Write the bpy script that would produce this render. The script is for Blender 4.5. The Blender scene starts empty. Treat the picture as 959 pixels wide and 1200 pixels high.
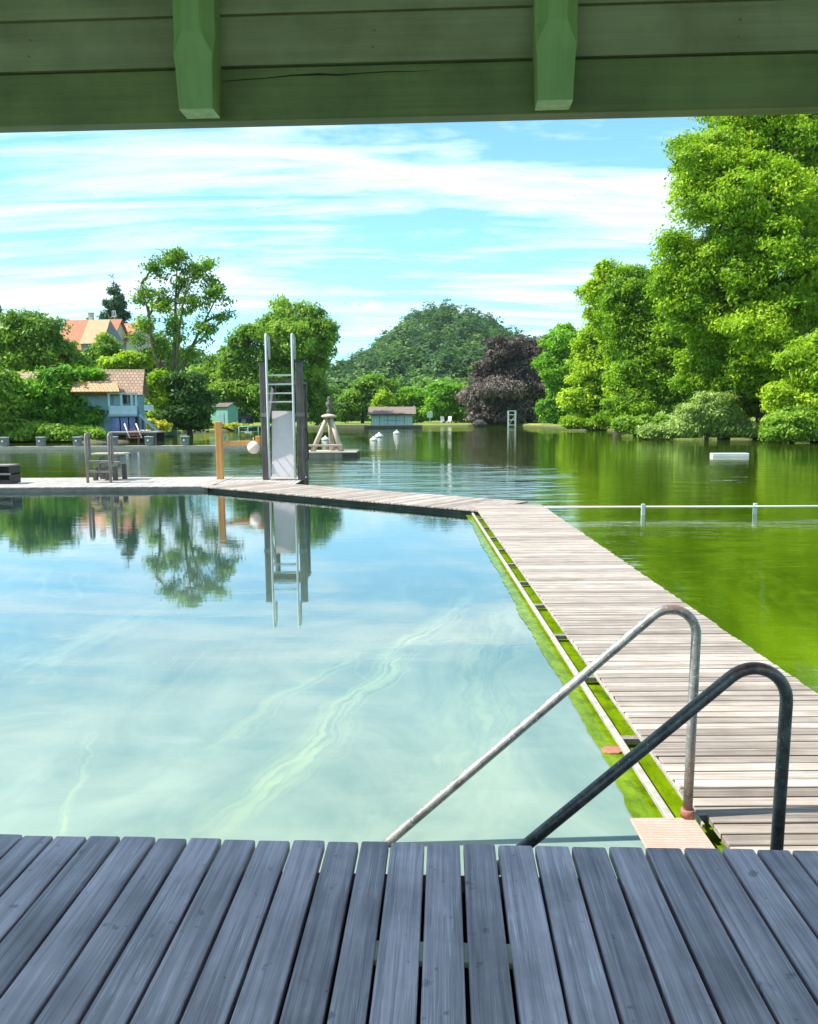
import bpy, math, random
import numpy as np
from mathutils import Vector, Matrix

SC = bpy.context.scene
COL = SC.collection
R = math.radians
# ------------------------------------------------------------------ camera
HAZE = 0.00009
FPX, CX, CY = 900.0, 479.5, 600.0          # focal length and centre in photo pixels (959 x 1200)
PITCH, ROLL, EYE = math.atan(115 / 900), R(0.35), 2.0
cd = bpy.data.cameras.new('camera'); cam = bpy.data.objects.new('camera', cd); COL.objects.link(cam)
cd.sensor_fit = 'HORIZONTAL'; cd.sensor_width = 36; cd.lens = FPX / 959 * 36
cd.clip_start = 0.05; cd.clip_end = 6000
cam.location = (0, 0, EYE)
cam.rotation_mode = 'QUATERNION'
cam.rotation_quaternion = (Matrix.Rotation(math.pi / 2 - PITCH, 4, 'X') @ Matrix.Rotation(-ROLL, 4, 'Z')).to_quaternion()
SC.camera = cam
# ------------------------------------------------------------------ sky, sun, exposure
SUN_H = Vector((-0.997, -0.065, 0)).normalized(); SUN_EL = R(51)
TOSUN = Vector((SUN_H.x * math.cos(SUN_EL), SUN_H.y * math.cos(SUN_EL), math.sin(SUN_EL)))
w = bpy.data.worlds.new('World'); SC.world = w; w.use_nodes = True
nt = w.node_tree; nt.nodes.clear()
def N(nt, t, **k):
    n = nt.nodes.new(t)
    for a, b in k.items():
        if a.startswith('i_'):
            n.inputs[a[2:].replace('_', ' ')].default_value = b
        else: setattr(n, a, b)
    return n
def L(nt, a, b): nt.links.new(a, b)
def math_node(nt, op, a, b=None, c=None, clamp=False):
    n = nt.nodes.new('ShaderNodeMath'); n.operation = op; n.use_clamp = clamp
    for i, v in enumerate((a, b, c)):
        if v is None: continue
        if isinstance(v, (int, float)): n.inputs[i].default_value = v
        else: nt.links.new(v, n.inputs[i])
    return n.outputs[0]
def mix_col(nt, fac, a, b, mode='MIX'):
    n = nt.nodes.new('ShaderNodeMix'); n.data_type = 'RGBA'; n.blend_type = mode
    for i, v in ((0, fac), (6, a), (7, b)):
        if isinstance(v, (int, float)): n.inputs[i].default_value = v
        elif isinstance(v, (tuple, list)): n.inputs[i].default_value = (*v[:3], 1)
        else: nt.links.new(v, n.inputs[i])
    return n.outputs[2]
def ramp(nt, fac, stops):
    n = nt.nodes.new('ShaderNodeValToRGB'); nt.links.new(fac, n.inputs[0])
    e = n.color_ramp.elements
    while len(e) < len(stops): e.new(0.5)
    for k, (p, c) in zip(e, stops):
        k.position = p; k.color = (c, c, c, 1) if isinstance(c, (int, float)) else (*c[:3], 1)
    return n.outputs[0]
def noise(nt, vec, scale, detail=4, rough=0.55, dist=0.0):
    n = nt.nodes.new('ShaderNodeTexNoise'); n.inputs['Scale'].default_value = scale
    n.inputs['Detail'].default_value = detail; n.inputs['Roughness'].default_value = rough
    n.inputs['Distortion'].default_value = dist
    if vec is not None: nt.links.new(vec, n.inputs['Vector'])
    return n.outputs[0]
def mapping(nt, vec, scale=(1, 1, 1), rot=(0, 0, 0), loc=(0, 0, 0)):
    n = nt.nodes.new('ShaderNodeMapping'); nt.links.new(vec, n.inputs[0])
    n.inputs['Scale'].default_value = scale; n.inputs['Rotation'].default_value = rot; n.inputs['Location'].default_value = loc
    return n.outputs[0]

sky = N(nt, 'ShaderNodeTexSky', sky_type='NISHITA', sun_disc=False, sun_elevation=SUN_EL,
        sun_rotation=math.atan2(SUN_H.x, SUN_H.y) % (2 * math.pi), altitude=600, air_density=1.0, dust_density=0.3, ozone_density=1.6)
tint = mix_col(nt, 1.0, sky.outputs[0], (0.80, 1.82, 1.98), 'MULTIPLY')
tc = N(nt, 'ShaderNodeTexCoord')
sep = N(nt, 'ShaderNodeSeparateXYZ'); L(nt, tc.outputs['Generated'], sep.inputs[0])
den = math_node(nt, 'ADD', math_node(nt, 'MAXIMUM', sep.outputs[2], 0.0), 0.16)
cx = math_node(nt, 'DIVIDE', sep.outputs[0], den); cy_ = math_node(nt, 'DIVIDE', sep.outputs[1], den)
cmb = N(nt, 'ShaderNodeCombineXYZ'); L(nt, cx, cmb.inputs[0]); L(nt, cy_, cmb.inputs[1])
m1 = mapping(nt, cmb.outputs[0], (0.55, 1.5, 1), (0, 0, R(-10)), (3.1, 1.7, 0))
n1 = noise(nt, m1, 1.15, 9, 0.62, 0.5)
m2 = mapping(nt, cmb.outputs[0], (0.8, 5.0, 1), (0, 0, R(-6)), (1.0, 4.0, 0))
n2 = noise(nt, m2, 1.4, 8, 0.6, 0.9)
cl = math_node(nt, 'ADD', math_node(nt, 'MULTIPLY', n1, 0.62), math_node(nt, 'MULTIPLY', n2, 0.38))
cf = ramp(nt, cl, [(0.455, 0.0), (0.535, 0.40), (0.655, 0.95)])
hz = ramp(nt, sep.outputs[2], [(0.0, 0.58), (0.22, 0.26), (0.5, 0.06)])
# one small low cumulus over the hill
uu = math_node(nt, 'DIVIDE', sep.outputs[0], math_node(nt, 'MAXIMUM', sep.outputs[1], 0.01)); vv = math_node(nt, 'DIVIDE', sep.outputs[2], math_node(nt, 'MAXIMUM', sep.outputs[1], 0.01))
du = math_node(nt, 'DIVIDE', math_node(nt, 'SUBTRACT', uu, -0.052), 0.046); dv = math_node(nt, 'DIVIDE', math_node(nt, 'SUBTRACT', vv, 0.1365), 0.0125)
rr_ = math_node(nt, 'ADD', math_node(nt, 'MULTIPLY', du, du), math_node(nt, 'MULTIPLY', dv, dv))
rr_ = math_node(nt, 'ADD', rr_, math_node(nt, 'MULTIPLY', noise(nt, tc.outputs['Generated'], 60, 5, 0.6), 1.4))
cum = ramp(nt, rr_, [(0.55, 0.9), (1.0, 0.0)])
cf = math_node(nt, 'MAXIMUM', cf, cum)
base = mix_col(nt, hz, tint, (7.4, 10.8, 12.2))
skyc = mix_col(nt, cf, base, (11.0, 12.0, 12.2))
bg = N(nt, 'ShaderNodeBackground'); bg.inputs[1].default_value = 0.066
L(nt, skyc, bg.inputs[0])
wo = N(nt, 'ShaderNodeOutputWorld'); L(nt, bg.outputs[0], wo.inputs[0])

sl = bpy.data.lights.new('sun', 'SUN'); sl.energy = 4.6; sl.angle = R(0.5); sl.color = (1, 0.95, 0.86)
so = bpy.data.objects.new('sun', sl); COL.objects.link(so)
so.rotation_mode = 'QUATERNION'; so.rotation_quaternion = (-TOSUN).to_track_quat('-Z', 'Y'); so.location = (-30, -5, 60)
SC.view_settings.view_transform = 'Standard'; SC.view_settings.look = 'None'
SC.view_settings.exposure = 1.03; SC.view_settings.gamma = 1
SC.cycles.max_bounces = 8; SC.cycles.transparent_max_bounces = 8
SC.cycles.sample_clamp_indirect = 6; SC.cycles.caustics_reflective = False; SC.cycles.caustics_refractive = False

# ------------------------------------------------------------------ helpers
_cp, _sp, _cr, _sr = math.cos(PITCH), math.sin(PITCH), math.cos(ROLL), math.sin(ROLL)
def ray(x, y):
    a = (x - CX) / FPX; b = -(y - CY) / FPX
    a, b = a * _cr + b * _sr, -a * _sr + b * _cr
    return Vector((a, _cp + b * _sp, -_sp + b * _cp))
def G(x, y, z=0.0):
    d = ray(x, y); return d * ((z - EYE) / d.z) + Vector((0, 0, EYE))
def P(x, y, Y):
    d = ray(x, y); return d * (Y / d.y) + Vector((0, 0, EYE))

class MB:
    def __init__(s, seed=0): s.v = []; s.f = []; s.t = []; s.sm = []; s.r = random.Random(seed)
    def add(s, vs, fs, tone=None, smooth=False):
        o = len(s.v); s.v += [tuple(v) for v in vs]
        t = s.r.random() if tone is None else tone
        for f in fs: s.f.append(tuple(i + o for i in f)); s.t.append(t); s.sm.append(smooth)
        return s
    def box(s, c, d, rot=None, tone=None, bev=0.0):
        x, y, z = d[0] / 2, d[1] / 2, d[2] / 2
        if bev:
            b = bev; vs = []
            # chamfered box: 24 verts
            def pt(sx, sy, sz, k):
                return ((sx * (x - (b if k != 0 else 0))), (sy * (y - (b if k != 1 else 0))), (sz * (z - (b if k != 2 else 0))))
            idx = {}
            for sx in (-1, 1):
                for sy in (-1, 1):
                    for sz in (-1, 1):
                        for k in range(3): idx[(sx, sy, sz, k)] = len(vs); vs.append(pt(sx, sy, sz, k))
            fs = []
            for sx in (-1, 1): fs.append([idx[(sx, -1, -1, 0)], idx[(sx, 1, -1, 0)], idx[(sx, 1, 1, 0)], idx[(sx, -1, 1, 0)]][::sx])
            for sy in (-1, 1): fs.append([idx[(-1, sy, -1, 1)], idx[(-1, sy, 1, 1)], idx[(1, sy, 1, 1)], idx[(1, sy, -1, 1)]][::sy])
            for sz in (-1, 1): fs.append([idx[(-1, -1, sz, 2)], idx[(1, -1, sz, 2)], idx[(1, 1, sz, 2)], idx[(-1, 1, sz, 2)]][::sz])
            for a in (-1, 1):
                for c2 in (-1, 1):
                    fs.append([idx[(a, c2, -1, 0)], idx[(a, c2, 1, 0)], idx[(a, c2, 1, 1)], idx[(a, c2, -1, 1)]][::-a * c2 or 1])
                    fs.append([idx[(a, -1, c2, 0)], idx[(a, 1, c2, 0)], idx[(a, 1, c2, 2)], idx[(a, -1, c2, 2)]][::a * c2 or 1])
                    fs.append([idx[(-1, a, c2, 1)], idx[(1, a, c2, 1)], idx[(1, a, c2, 2)], idx[(-1, a, c2, 2)]][::-a * c2 or 1])
                    for e in (-1, 1): fs.append([idx[(a, c2, e, 0)], idx[(a, c2, e, 1)], idx[(a, c2, e, 2)]][::a * c2 * e or 1])
        else:
            vs = [(-x, -y, -z), (x, -y, -z), (x, y, -z), (-x, y, -z), (-x, -y, z), (x, -y, z), (x, y, z), (-x, y, z)]
            fs = [(0, 3, 2, 1), (4, 5, 6, 7), (0, 1, 5, 4), (1, 2, 6, 5), (2, 3, 7, 6), (3, 0, 4, 7)]
        M = Matrix.Translation(c)
        if rot is not None:
            M = M @ (Matrix.Rotation(rot, 4, 'Z') if isinstance(rot, (int, float)) else rot)
        s.add([M @ Vector(v) for v in vs], fs, tone); return s
    def bar(s, a, b, wd, th=None, tone=None, up=(0, 0, 1)):
        a = Vector(a); b = Vector(b); th = th or wd
        d = (b - a); n = d.length; d.normalize(); u = Vector(up)
        if abs(d.dot(u)) > 0.99: u = Vector((0, 1, 0))
        sx = d.cross(u).normalized(); sz = sx.cross(d)
        vs = []
        for p in (a, b):
            for i, j in ((-1, -1), (1, -1), (1, 1), (-1, 1)): vs.append(p + sx * (i * wd / 2) + sz * (j * th / 2))
        s.add(vs, [(0, 1, 2, 3), (7, 6, 5, 4), (0, 4, 5, 1), (1, 5, 6, 2), (2, 6, 7, 3), (3, 7, 4, 0)], tone); return s
    def tube(s, pts, rad, n=8, tone=None, cap=True):
        pts = [Vector(p) for p in pts]; rs = rad if isinstance(rad, (list, tuple)) else [rad] * len(pts)
        vs = []; ref = None
        for i, p in enumerate(pts):
            d = (pts[min(i + 1, len(pts) - 1)] - pts[max(i - 1, 0)]).normalized()
            if ref is None: ref = Vector((1, 0, 0)) if abs(d.x) < 0.8 else Vector((0, 1, 0))
            a = (ref - d * ref.dot(d)).normalized(); ref = a; b = d.cross(a)
            for k in range(n):
                t = 2 * math.pi * k / n; vs.append(p + (a * math.cos(t) + b * math.sin(t)) * rs[i])
        fs = []
        for i in range(len(pts) - 1):
            for k in range(n):
                fs.append((i * n + k, i * n + (k + 1) % n, (i + 1) * n + (k + 1) % n, (i + 1) * n + k))
        s.add(vs, fs, tone, True)
        if cap:
            o = len(s.v) - len(vs)
            s.f += [tuple(o + k for k in range(n))[::-1], tuple(o + (len(pts) - 1) * n + k for k in range(n))]
            t = s.t[-1]; s.t += [t, t]; s.sm += [False, False]
        return s
    def lathe(s, c, prof, n=16, tone=None):
        c = Vector(c); vs = []; fs = []
        for r_, z in prof:
            for k in range(n):
                t = 2 * math.pi * k / n; vs.append(c + Vector((r_ * math.cos(t), r_ * math.sin(t), z)))
        for i in range(len(prof) - 1):
            for k in range(n): fs.append((i * n + k, i * n + (k + 1) % n, (i + 1) * n + (k + 1) % n, (i + 1) * n + k))
        fs.append(tuple(range(n))[::-1]); fs.append(tuple((len(prof) - 1) * n + k for k in range(n)))
        s.add(vs, fs, tone, True); return s
    def build(s, name, mat, parent=None, inv=None):
        me = bpy.data.meshes.new(name); vs = s.v
        if inv is not None: vs = [tuple(inv @ Vector(v)) for v in vs]
        me.from_pydata(vs, [], s.f); me.validate(); me.update()
        if len(me.polygons) == len(s.t):
            at = me.attributes.new('tone', 'FLOAT', 'FACE'); at.data.foreach_set('value', s.t)
            me.polygons.foreach_set('use_smooth', s.sm)
        me.materials.append(mat)
        o = bpy.data.objects.new(name, me); COL.objects.link(o)
        if parent is not None: o.parent = parent
        return o
def tag(o, label=None, cat=None, group=None, kind=None):
    if label: o['label'] = label
    if cat: o['category'] = cat
    if group: o['group'] = group
    if kind: o['kind'] = kind
    return o
def empty(name, loc=(0, 0, 0), rz=0.0, label=None, cat=None, group=None):
    o = bpy.data.objects.new(name, None); COL.objects.link(o); o.location = loc; o.rotation_euler = (0, 0, rz)
    o.empty_display_size = 0.3
    return tag(o, label, cat, group)
def copy_tree(o, parent=None):
    c = o.copy(); COL.objects.link(c); c.parent = parent
    for ch in [k for k in bpy.data.objects if k.parent == o]: copy_tree(ch, c)
    return c

# ------------------------------------------------------------------ materials
def new_mat(name):
    m = bpy.data.materials.new(name); m.use_nodes = True
    b = m.node_tree.nodes['Principled BSDF']; return m, m.node_tree, b
def bump(nt, b, h, strength=0.3, dist=0.01):
    n = nt.nodes.new('ShaderNodeBump'); n.inputs['Strength'].default_value = strength; n.inputs['Distance'].default_value = dist
    nt.links.new(h, n.inputs['Height']); nt.links.new(n.outputs[0], b.inputs['Normal'])
def wood(name, c1, c2, axis=0, scale=1.0, rough=0.6, tonevar=0.35, bstr=0.4, spec=0.4, stains=0.3, bdist=0.004, lines=0.0):
    m, nt, b = new_mat(name)
    tc = nt.nodes.new('ShaderNodeTexCoord'); at = nt.nodes.new('ShaderNodeAttribute'); at.attribute_name = 'tone'
    off = nt.nodes.new('ShaderNodeVectorMath'); off.operation = 'ADD'; nt.links.new(tc.outputs['Object'], off.inputs[0])
    cb = nt.nodes.new('ShaderNodeCombineXYZ')
    for i in range(3): nt.links.new(math_node(nt, 'MULTIPLY', at.outputs['Fac'], 17.3 + 5 * i), cb.inputs[i])
    nt.links.new(cb.outputs[0], off.inputs[1])
    sc = [60 * scale] * 3; sc[axis] = 1.6 * scale
    g = noise(nt, mapping(nt, off.outputs[0], sc), 1.0, 5, 0.6, 0.6)
    sc2 = [260 * scale] * 3; sc2[axis] = 5 * scale
    g2 = noise(nt, mapping(nt, off.outputs[0], sc2), 1.0, 3, 0.6)
    gg = math_node(nt, 'ADD', math_node(nt, 'MULTIPLY', g, 0.65), math_node(nt, 'MULTIPLY', g2, 0.35))
    col = mix_col(nt, ramp(nt, gg, [(0.36, 0), (0.62, 1)]), c2, c1)
    if lines:
        sc3 = [85 * scale] * 3; sc3[axis] = 1.3 * scale; sc3[2] = 3
        wv = nt.nodes.new('ShaderNodeTexNoise'); nt.links.new(mapping(nt, off.outputs[0], sc3), wv.inputs['Vector']); wv.inputs['Scale'].default_value = 1; wv.inputs['Detail'].default_value = 1; wv.inputs['Distortion'].default_value = 0.4
        fr_ = math_node(nt, 'FRACT', math_node(nt, 'MULTIPLY', wv.outputs[0], 7.0))
        ln_ = ramp(nt, fr_, [(0.0, 0), (0.12, 1), (0.30, 0)])
        wear = ramp(nt, noise(nt, mapping(nt, off.outputs[0], (6, 6, 6)), 1.2, 4, 0.6), [(0.42, 0.0), (0.62, 1.0)])
        col = mix_col(nt, math_node(nt, 'MULTIPLY', math_node(nt, 'MULTIPLY', ln_, wear), lines), col, tuple(min(1, k * 1.75) for k in c1))
        spk = ramp(nt, noise(nt, mapping(nt, off.outputs[0], (1, 1, 1)), 22, 3, 0.5), [(0.27, 1.0), (0.33, 0.0)])
        col = mix_col(nt, math_node(nt, 'MULTIPLY', spk, 0.6), col, tuple(k * 0.45 for k in c2))
    st = noise(nt, mapping(nt, off.outputs[0], (2.2, 2.2, 2.2)), 1.6, 5, 0.6)
    v = math_node(nt, 'ADD', 1 - tonevar / 2, math_node(nt, 'MULTIPLY', at.outputs['Fac'], tonevar))
    v = math_node(nt, 'MULTIPLY', v, ramp(nt, st, [(0.3, 1 - stains), (0.6, 1.0)]))
    n = nt.nodes.new('ShaderNodeVectorMath'); n.operation = 'SCALE'; nt.links.new(col, n.inputs[0]); nt.links.new(v, n.inputs['Scale'])
    nt.links.new(n.outputs[0], b.inputs['Base Color'])
    b.inputs['Roughness'].default_value = rough; b.inputs['Specular IOR Level'].default_value = spec
    bump(nt, b, gg, bstr, bdist)
    return m
def paint(name, c, rough=0.55, var=0.25, scale=3.0, metallic=0.0, c2=None, spec=0.4, bstr=0.15):
    m, nt, b = new_mat(name)
    tc = nt.nodes.new('ShaderNodeTexCoord')
    f = noise(nt, tc.outputs['Object'], scale, 6, 0.65)
    f2 = ramp(nt, f, [(0.35, 0), (0.68, 1)])
    dark = c2 or tuple(k * (1 - var) for k in c)
    nt.links.new(mix_col(nt, f2, dark, c), b.inputs['Base Color'])
    b.inputs['Roughness'].default_value = rough; b.inputs['Metallic'].default_value = metallic
    b.inputs['Specular IOR Level'].default_value = spec
    bump(nt, b, noise(nt, tc.outputs['Object'], scale * 12, 4), bstr, 0.003)
    return m
def leafmat(name, ca, cb_, cc, trans=0.38, rough=0.55, tr_gain=(1.15, 1.25, 0.7)):
    m = bpy.data.materials.new(name); m.use_nodes = True; nt = m.node_tree; nt.nodes.clear()
    at = nt.nodes.new('ShaderNodeAttribute'); at.attribute_name = 'tone'
    n = nt.nodes.new('ShaderNodeValToRGB'); nt.links.new(at.outputs['Fac'], n.inputs[0])
    e = n.color_ramp.elements; e.new(0.5)
    for k, (p, c) in zip(e, ((0.05, ca), (0.5, cb_), (0.95, cc))): k.position = p; k.color = (*c, 1)
    b = nt.nodes.new('ShaderNodeBsdfPrincipled'); nt.links.new(n.outputs[0], b.inputs['Base Color'])
    b.inputs['Roughness'].default_value = rough; b.inputs['Specular IOR Level'].default_value = 0.3
    t = nt.nodes.new('ShaderNodeBsdfTranslucent')
    nt.links.new(mix_col(nt, 1.0, n.outputs[0], tr_gain, 'MULTIPLY'), t.inputs[0])
    mx = nt.nodes.new('ShaderNodeMixShader'); mx.inputs[0].default_value = trans
    nt.links.new(b.outputs[0], mx.inputs[1]); nt.links.new(t.outputs[0], mx.inputs[2])
    o = nt.nodes.new('ShaderNodeOutputMaterial'); nt.links.new(mx.outputs[0], o.inputs[0])
    return m
M = {}
M['deck'] = wood('deck_wood', (0.76, 0.575, 0.645), (0.30, 0.235, 0.27), 1, 1.0, 0.46, 0.38, 0.8, 0.5, 0.42, 0.004, 0.5)
M['walk'] = wood('boardwalk_wood', (0.50, 0.43, 0.37), (0.23, 0.185, 0.155), 0, 0.7, 0.8, 0.6, 0.6, 0.2, 0.28, 0.003)
M['dock'] = wood('dock_wood', (0.52, 0.48, 0.44), (0.33, 0.30, 0.27), 1, 0.7, 0.8, 0.2, 0.4, 0.2, 0.25)
M['dark_wood'] = wood('dark_wood', (0.19, 0.17, 0.155), (0.075, 0.066, 0.06), 2, 0.5, 0.7, 0.2, 0.4, 0.3)
M['grey_wood'] = wood('grey_wood', (0.34, 0.31, 0.29), (0.18, 0.16, 0.15), 2, 0.5, 0.75, 0.3, 0.4, 0.3)
M['side_wood'] = wood('side_wood', (0.24, 0.23, 0.20), (0.13, 0.125, 0.10), 1, 0.5, 0.75, 0.3, 0.4, 0.3)
M['orange_wood'] = wood('orange_wood', (0.72, 0.36, 0.12), (0.52, 0.24, 0.07), 2, 0.4, 0.6, 0.1, 0.3, 0.3, 0.15)
M['pale_wood'] = wood('pale_wood', (0.62, 0.52, 0.42), (0.42, 0.34, 0.27), 2, 0.5, 0.7, 0.2, 0.4, 0.3)
M['green_boards'] = wood('green_painted_boards', (0.30, 0.295, 0.17), (0.22, 0.225, 0.12), 0, 0.35, 0.55, 0.14, 0.4, 0.3, 0.36)
M['green_beam'] = wood('green_painted_beam', (0.19, 0.225, 0.075), (0.14, 0.17, 0.055), 0, 0.35, 0.5, 0.08, 0.4, 0.3, 0.38)
M['green_post'] = wood('green_painted_post', (0.27, 0.40, 0.15), (0.215, 0.33, 0.12), 2, 0.35, 0.5, 0.08, 0.25, 0.3, 0.15)
M['post_end'] = paint('bounce_pale_end', (0.55, 0.72, 0.40), 0.7, 0.3, 30)  # pale tone stands for light bounced up off the water
M['crack'] = paint('crack_dark', (0.01, 0.012, 0.008), 0.9)
M['white'] = paint('white_paint', (0.68, 0.68, 0.66), 0.5, 0.12)
M['panel'] = paint('pale_panel', (0.74, 0.67, 0.66), 0.5, 0.14, 2.5)
M['steel'] = paint('pale_steel', (0.58, 0.62, 0.62), 0.45, 0.2, 12, 0.1)
M['rim'] = paint('rim_rail_metal', (0.44, 0.41, 0.36), 0.6, 0.35, 14, 0.0)
M['gap_light'] = paint('gap_light_pale', (0.55, 0.56, 0.45), 0.7, 0.3, 10)  # pale colour for light showing through the deck gaps
M['concrete'] = paint('concrete_grey', (0.22, 0.23, 0.23), 0.8, 0.3, 3)
M['black'] = paint('blackish_paint', (0.03, 0.03, 0.032), 0.5, 0.3)
M['plate'] = None
M['boat'] = paint('boat_green', (0.28, 0.40, 0.36), 0.5)
M['blue_wall'] = paint('blue_wall', (0.24, 0.40, 0.50), 0.7, 0.25, 1.5)
M['lightblue'] = paint('light_blue_paint', (0.38, 0.55, 0.66), 0.6, 0.15)
M['teal'] = paint('teal_wall', (0.22, 0.48, 0.40), 0.6, 0.2, 1.5)
M['darkblue'] = paint('dark_blue_paint', (0.04, 0.07, 0.20), 0.6, 0.3, 1.5)
M['cream'] = paint('cream_render', (0.62, 0.55, 0.46), 0.8, 0.12, 1.0)
M['window'] = paint('window_glass', (0.03, 0.04, 0.05), 0.1, 0.2)
M['skirt'] = paint('wet_algae_wood', (0.16, 0.21, 0.04), 0.7, 0.5, 3)
M['skin_pink'] = paint('faded_red_cloth', (0.5, 0.16, 0.12), 0.8, 0.3)
M['bark'] = wood('bark', (0.15, 0.12, 0.085), (0.055, 0.042, 0.03), 2, 0.12, 0.9, 0.2, 0.8, 0.2, 0.4, 0.03)
M['bark_green'] = wood('mossy_bark', (0.24, 0.22, 0.11), (0.10, 0.095, 0.045), 2, 0.12, 0.9, 0.2, 0.8, 0.2, 0.4, 0.03)
M['earth'] = paint('earth', (0.09, 0.07, 0.045), 0.95, 0.4, 0.5)
M['stone'] = paint('dark_stone', (0.07, 0.065, 0.06), 0.9, 0.4, 2)

def tilemat(name, ca, cb_, sx=4.0, sz=6.0):
    m, nt, b = new_mat(name)
    tc = nt.nodes.new('ShaderNodeTexCoord')
    bk = nt.nodes.new('ShaderNodeTexBrick'); nt.links.new(mapping(nt, tc.outputs['UV'], (1, 1, 1)), bk.inputs['Vector'])
    bk.inputs['Color1'].default_value = (*ca, 1); bk.inputs['Color2'].default_value = (*cb_, 1)
    bk.inputs['Mortar'].default_value = (ca[0] * .3, ca[1] * .3, ca[2] * .3, 1); bk.inputs['Scale'].default_value = 1
    bk.inputs['Brick Width'].default_value = 0.30; bk.inputs['Row Height'].default_value = 0.30; bk.inputs['Mortar Size'].default_value = 0.035
    f = noise(nt, tc.outputs['Object'], 0.8, 6, 0.7)
    c = mix_col(nt, ramp(nt, f, [(0.3, 0), (0.7, 0.45)]), bk.outputs[0], tuple(k * 0.55 for k in ca))
    nt.links.new(c, b.inputs['Base Color']); b.inputs['Roughness'].default_value = 0.75
    bump(nt, b, bk.outputs[1], -0.5, 0.05)
    return m
M['tile_brown'] = tilemat('brown_roof_tiles', (0.56, 0.35, 0.23), (0.40, 0.25, 0.17))
M['tile_orange'] = tilemat('orange_roof_tiles', (0.62, 0.20, 0.08), (0.50, 0.14, 0.06))
M['tile_light'] = tilemat('pale_and_sheen_roof_tiles', (0.80, 0.42, 0.22), (0.68, 0.30, 0.14))
M['tile_grey'] = tilemat('weathered_roof_tiles', (0.30, 0.22, 0.18), (0.22, 0.165, 0.14))
M['tile_dark'] = tilemat('grey_brown_roof_tiles', (0.20, 0.15, 0.13), (0.15, 0.11, 0.10))

def galv():
    m, nt, b = new_mat('galvanised_rail')
    tc = nt.nodes.new('ShaderNodeTexCoord')
    f = noise(nt, tc.outputs['Object'], 14, 8, 0.7)
    c = mix_col(nt, ramp(nt, f, [(0.38, 0), (0.6, 1)]), (0.17, 0.165, 0.16), (0.38, 0.36, 0.34))
    sp = noise(nt, mapping(nt, tc.outputs['Object'], (1, 1, 1)), 90, 3, 0.6)
    c = mix_col(nt, ramp(nt, sp, [(0.60, 0), (0.68, 0.7)]), c, (0.78, 0.77, 0.75))
    s = nt.nodes.new('ShaderNodeSeparateXYZ'); nt.links.new(tc.outputs['Object'], s.inputs[0])
    # worn rusty patch round the bend and at the foot
    rx = ramp(nt, math_node(nt, 'ADD', s.outputs[0], 0.5), [(0.40, 0), (0.46, 1)])
    rz = math_node(nt, 'MAXIMUM', ramp(nt, s.outputs[2], [(0.848, 0), (0.885, 1)]), math_node(nt, 'MULTIPLY', rx, math_node(nt, 'SUBTRACT', 1, ramp(nt, s.outputs[2], [(0.05, 0), (0.09, 1)]))))
    rn = ramp(nt, noise(nt, tc.outputs['Object'], 30, 6, 0.7), [(0.42, 0), (0.58, 1)])
    c = mix_col(nt, math_node(nt, 'MULTIPLY', math_node(nt, 'MULTIPLY', rz, rn), 0.8), c, (0.30, 0.12, 0.075))
    nt.links.new(c, b.inputs['Base Color']); b.inputs['Metallic'].default_value = 0.35
    nt.links.new(ramp(nt, f, [(0.3, 0.50), (0.7, 0.32)]), b.inputs['Roughness'])
    bump(nt, b, f, 0.25, 0.002)
    return m
M['galv'] = galv()
def shade_rail():  # same galvanised metal as the far rail, porch shade put into the colour
    m, nt, b = new_mat('shade_dark_rail')
    tc = nt.nodes.new('ShaderNodeTexCoord')
    f = noise(nt, tc.outputs['Object'], 18, 8, 0.7)
    c = mix_col(nt, ramp(nt, f, [(0.38, 0), (0.62, 1)]), (0.045, 0.043, 0.042), (0.135, 0.13, 0.125))
    sp = noise(nt, tc.outputs['Object'], 110, 3, 0.6)
    c = mix_col(nt, ramp(nt, sp, [(0.64, 0), (0.70, 0.6)]), c, (0.5, 0.5, 0.5))
    s = nt.nodes.new('ShaderNodeSeparateXYZ'); nt.links.new(tc.outputs['Object'], s.inputs[0])
    rz = ramp(nt, s.outputs[2], [(0.85, 0), (0.89, 1)])
    rn = ramp(nt, noise(nt, tc.outputs['Object'], 26, 6, 0.7), [(0.40, 0), (0.55, 1)])
    c = mix_col(nt, math_node(nt, 'MULTIPLY', math_node(nt, 'MULTIPLY', rz, rn), 0.85), c, (0.30, 0.13, 0.085))
    nt.links.new(c, b.inputs['Base Color']); b.inputs['Metallic'].default_value = 0.3
    b.inputs['Roughness'].default_value = 0.33
    bump(nt, b, f, 0.25, 0.002)
    return m
M['shade_rail'] = shade_rail()
def platemat():
    m, nt, b = new_mat('tread_plate')
    tc = nt.nodes.new('ShaderNodeTexCoord')
    wv = nt.nodes.new('ShaderNodeTexWave'); wv.wave_type = 'BANDS'; wv.bands_direction = 'Y'
    wv.inputs['Scale'].default_value = 26; wv.inputs['Distortion'].default_value = 1.5; wv.inputs['Detail'].default_value = 2; wv.inputs['Detail Scale'].default_value = 3
    nt.links.new(tc.outputs['Object'], wv.inputs[0])
    f = noise(nt, tc.outputs['Object'], 9, 6, 0.7)
    c = mix_col(nt, ramp(nt, wv.outputs[1], [(0.2, 0), (0.8, 1)]), (0.40, 0.24, 0.19), (0.66, 0.50, 0.44))
    c = mix_col(nt, ramp(nt, f, [(0.35, 0), (0.7, 0.5)]), c, (0.50, 0.24, 0.15))
    nt.links.new(c, b.inputs['Base Color']); b.inputs['Roughness'].default_value = 0.6
    bump(nt, b, wv.outputs[1], 0.6, 0.004)
    return m
M['plate'] = platemat()
M['rust'] = paint('rust', (0.42, 0.17, 0.12), 0.8, 0.4, 25, 0.0, (0.28, 0.12, 0.09))

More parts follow.
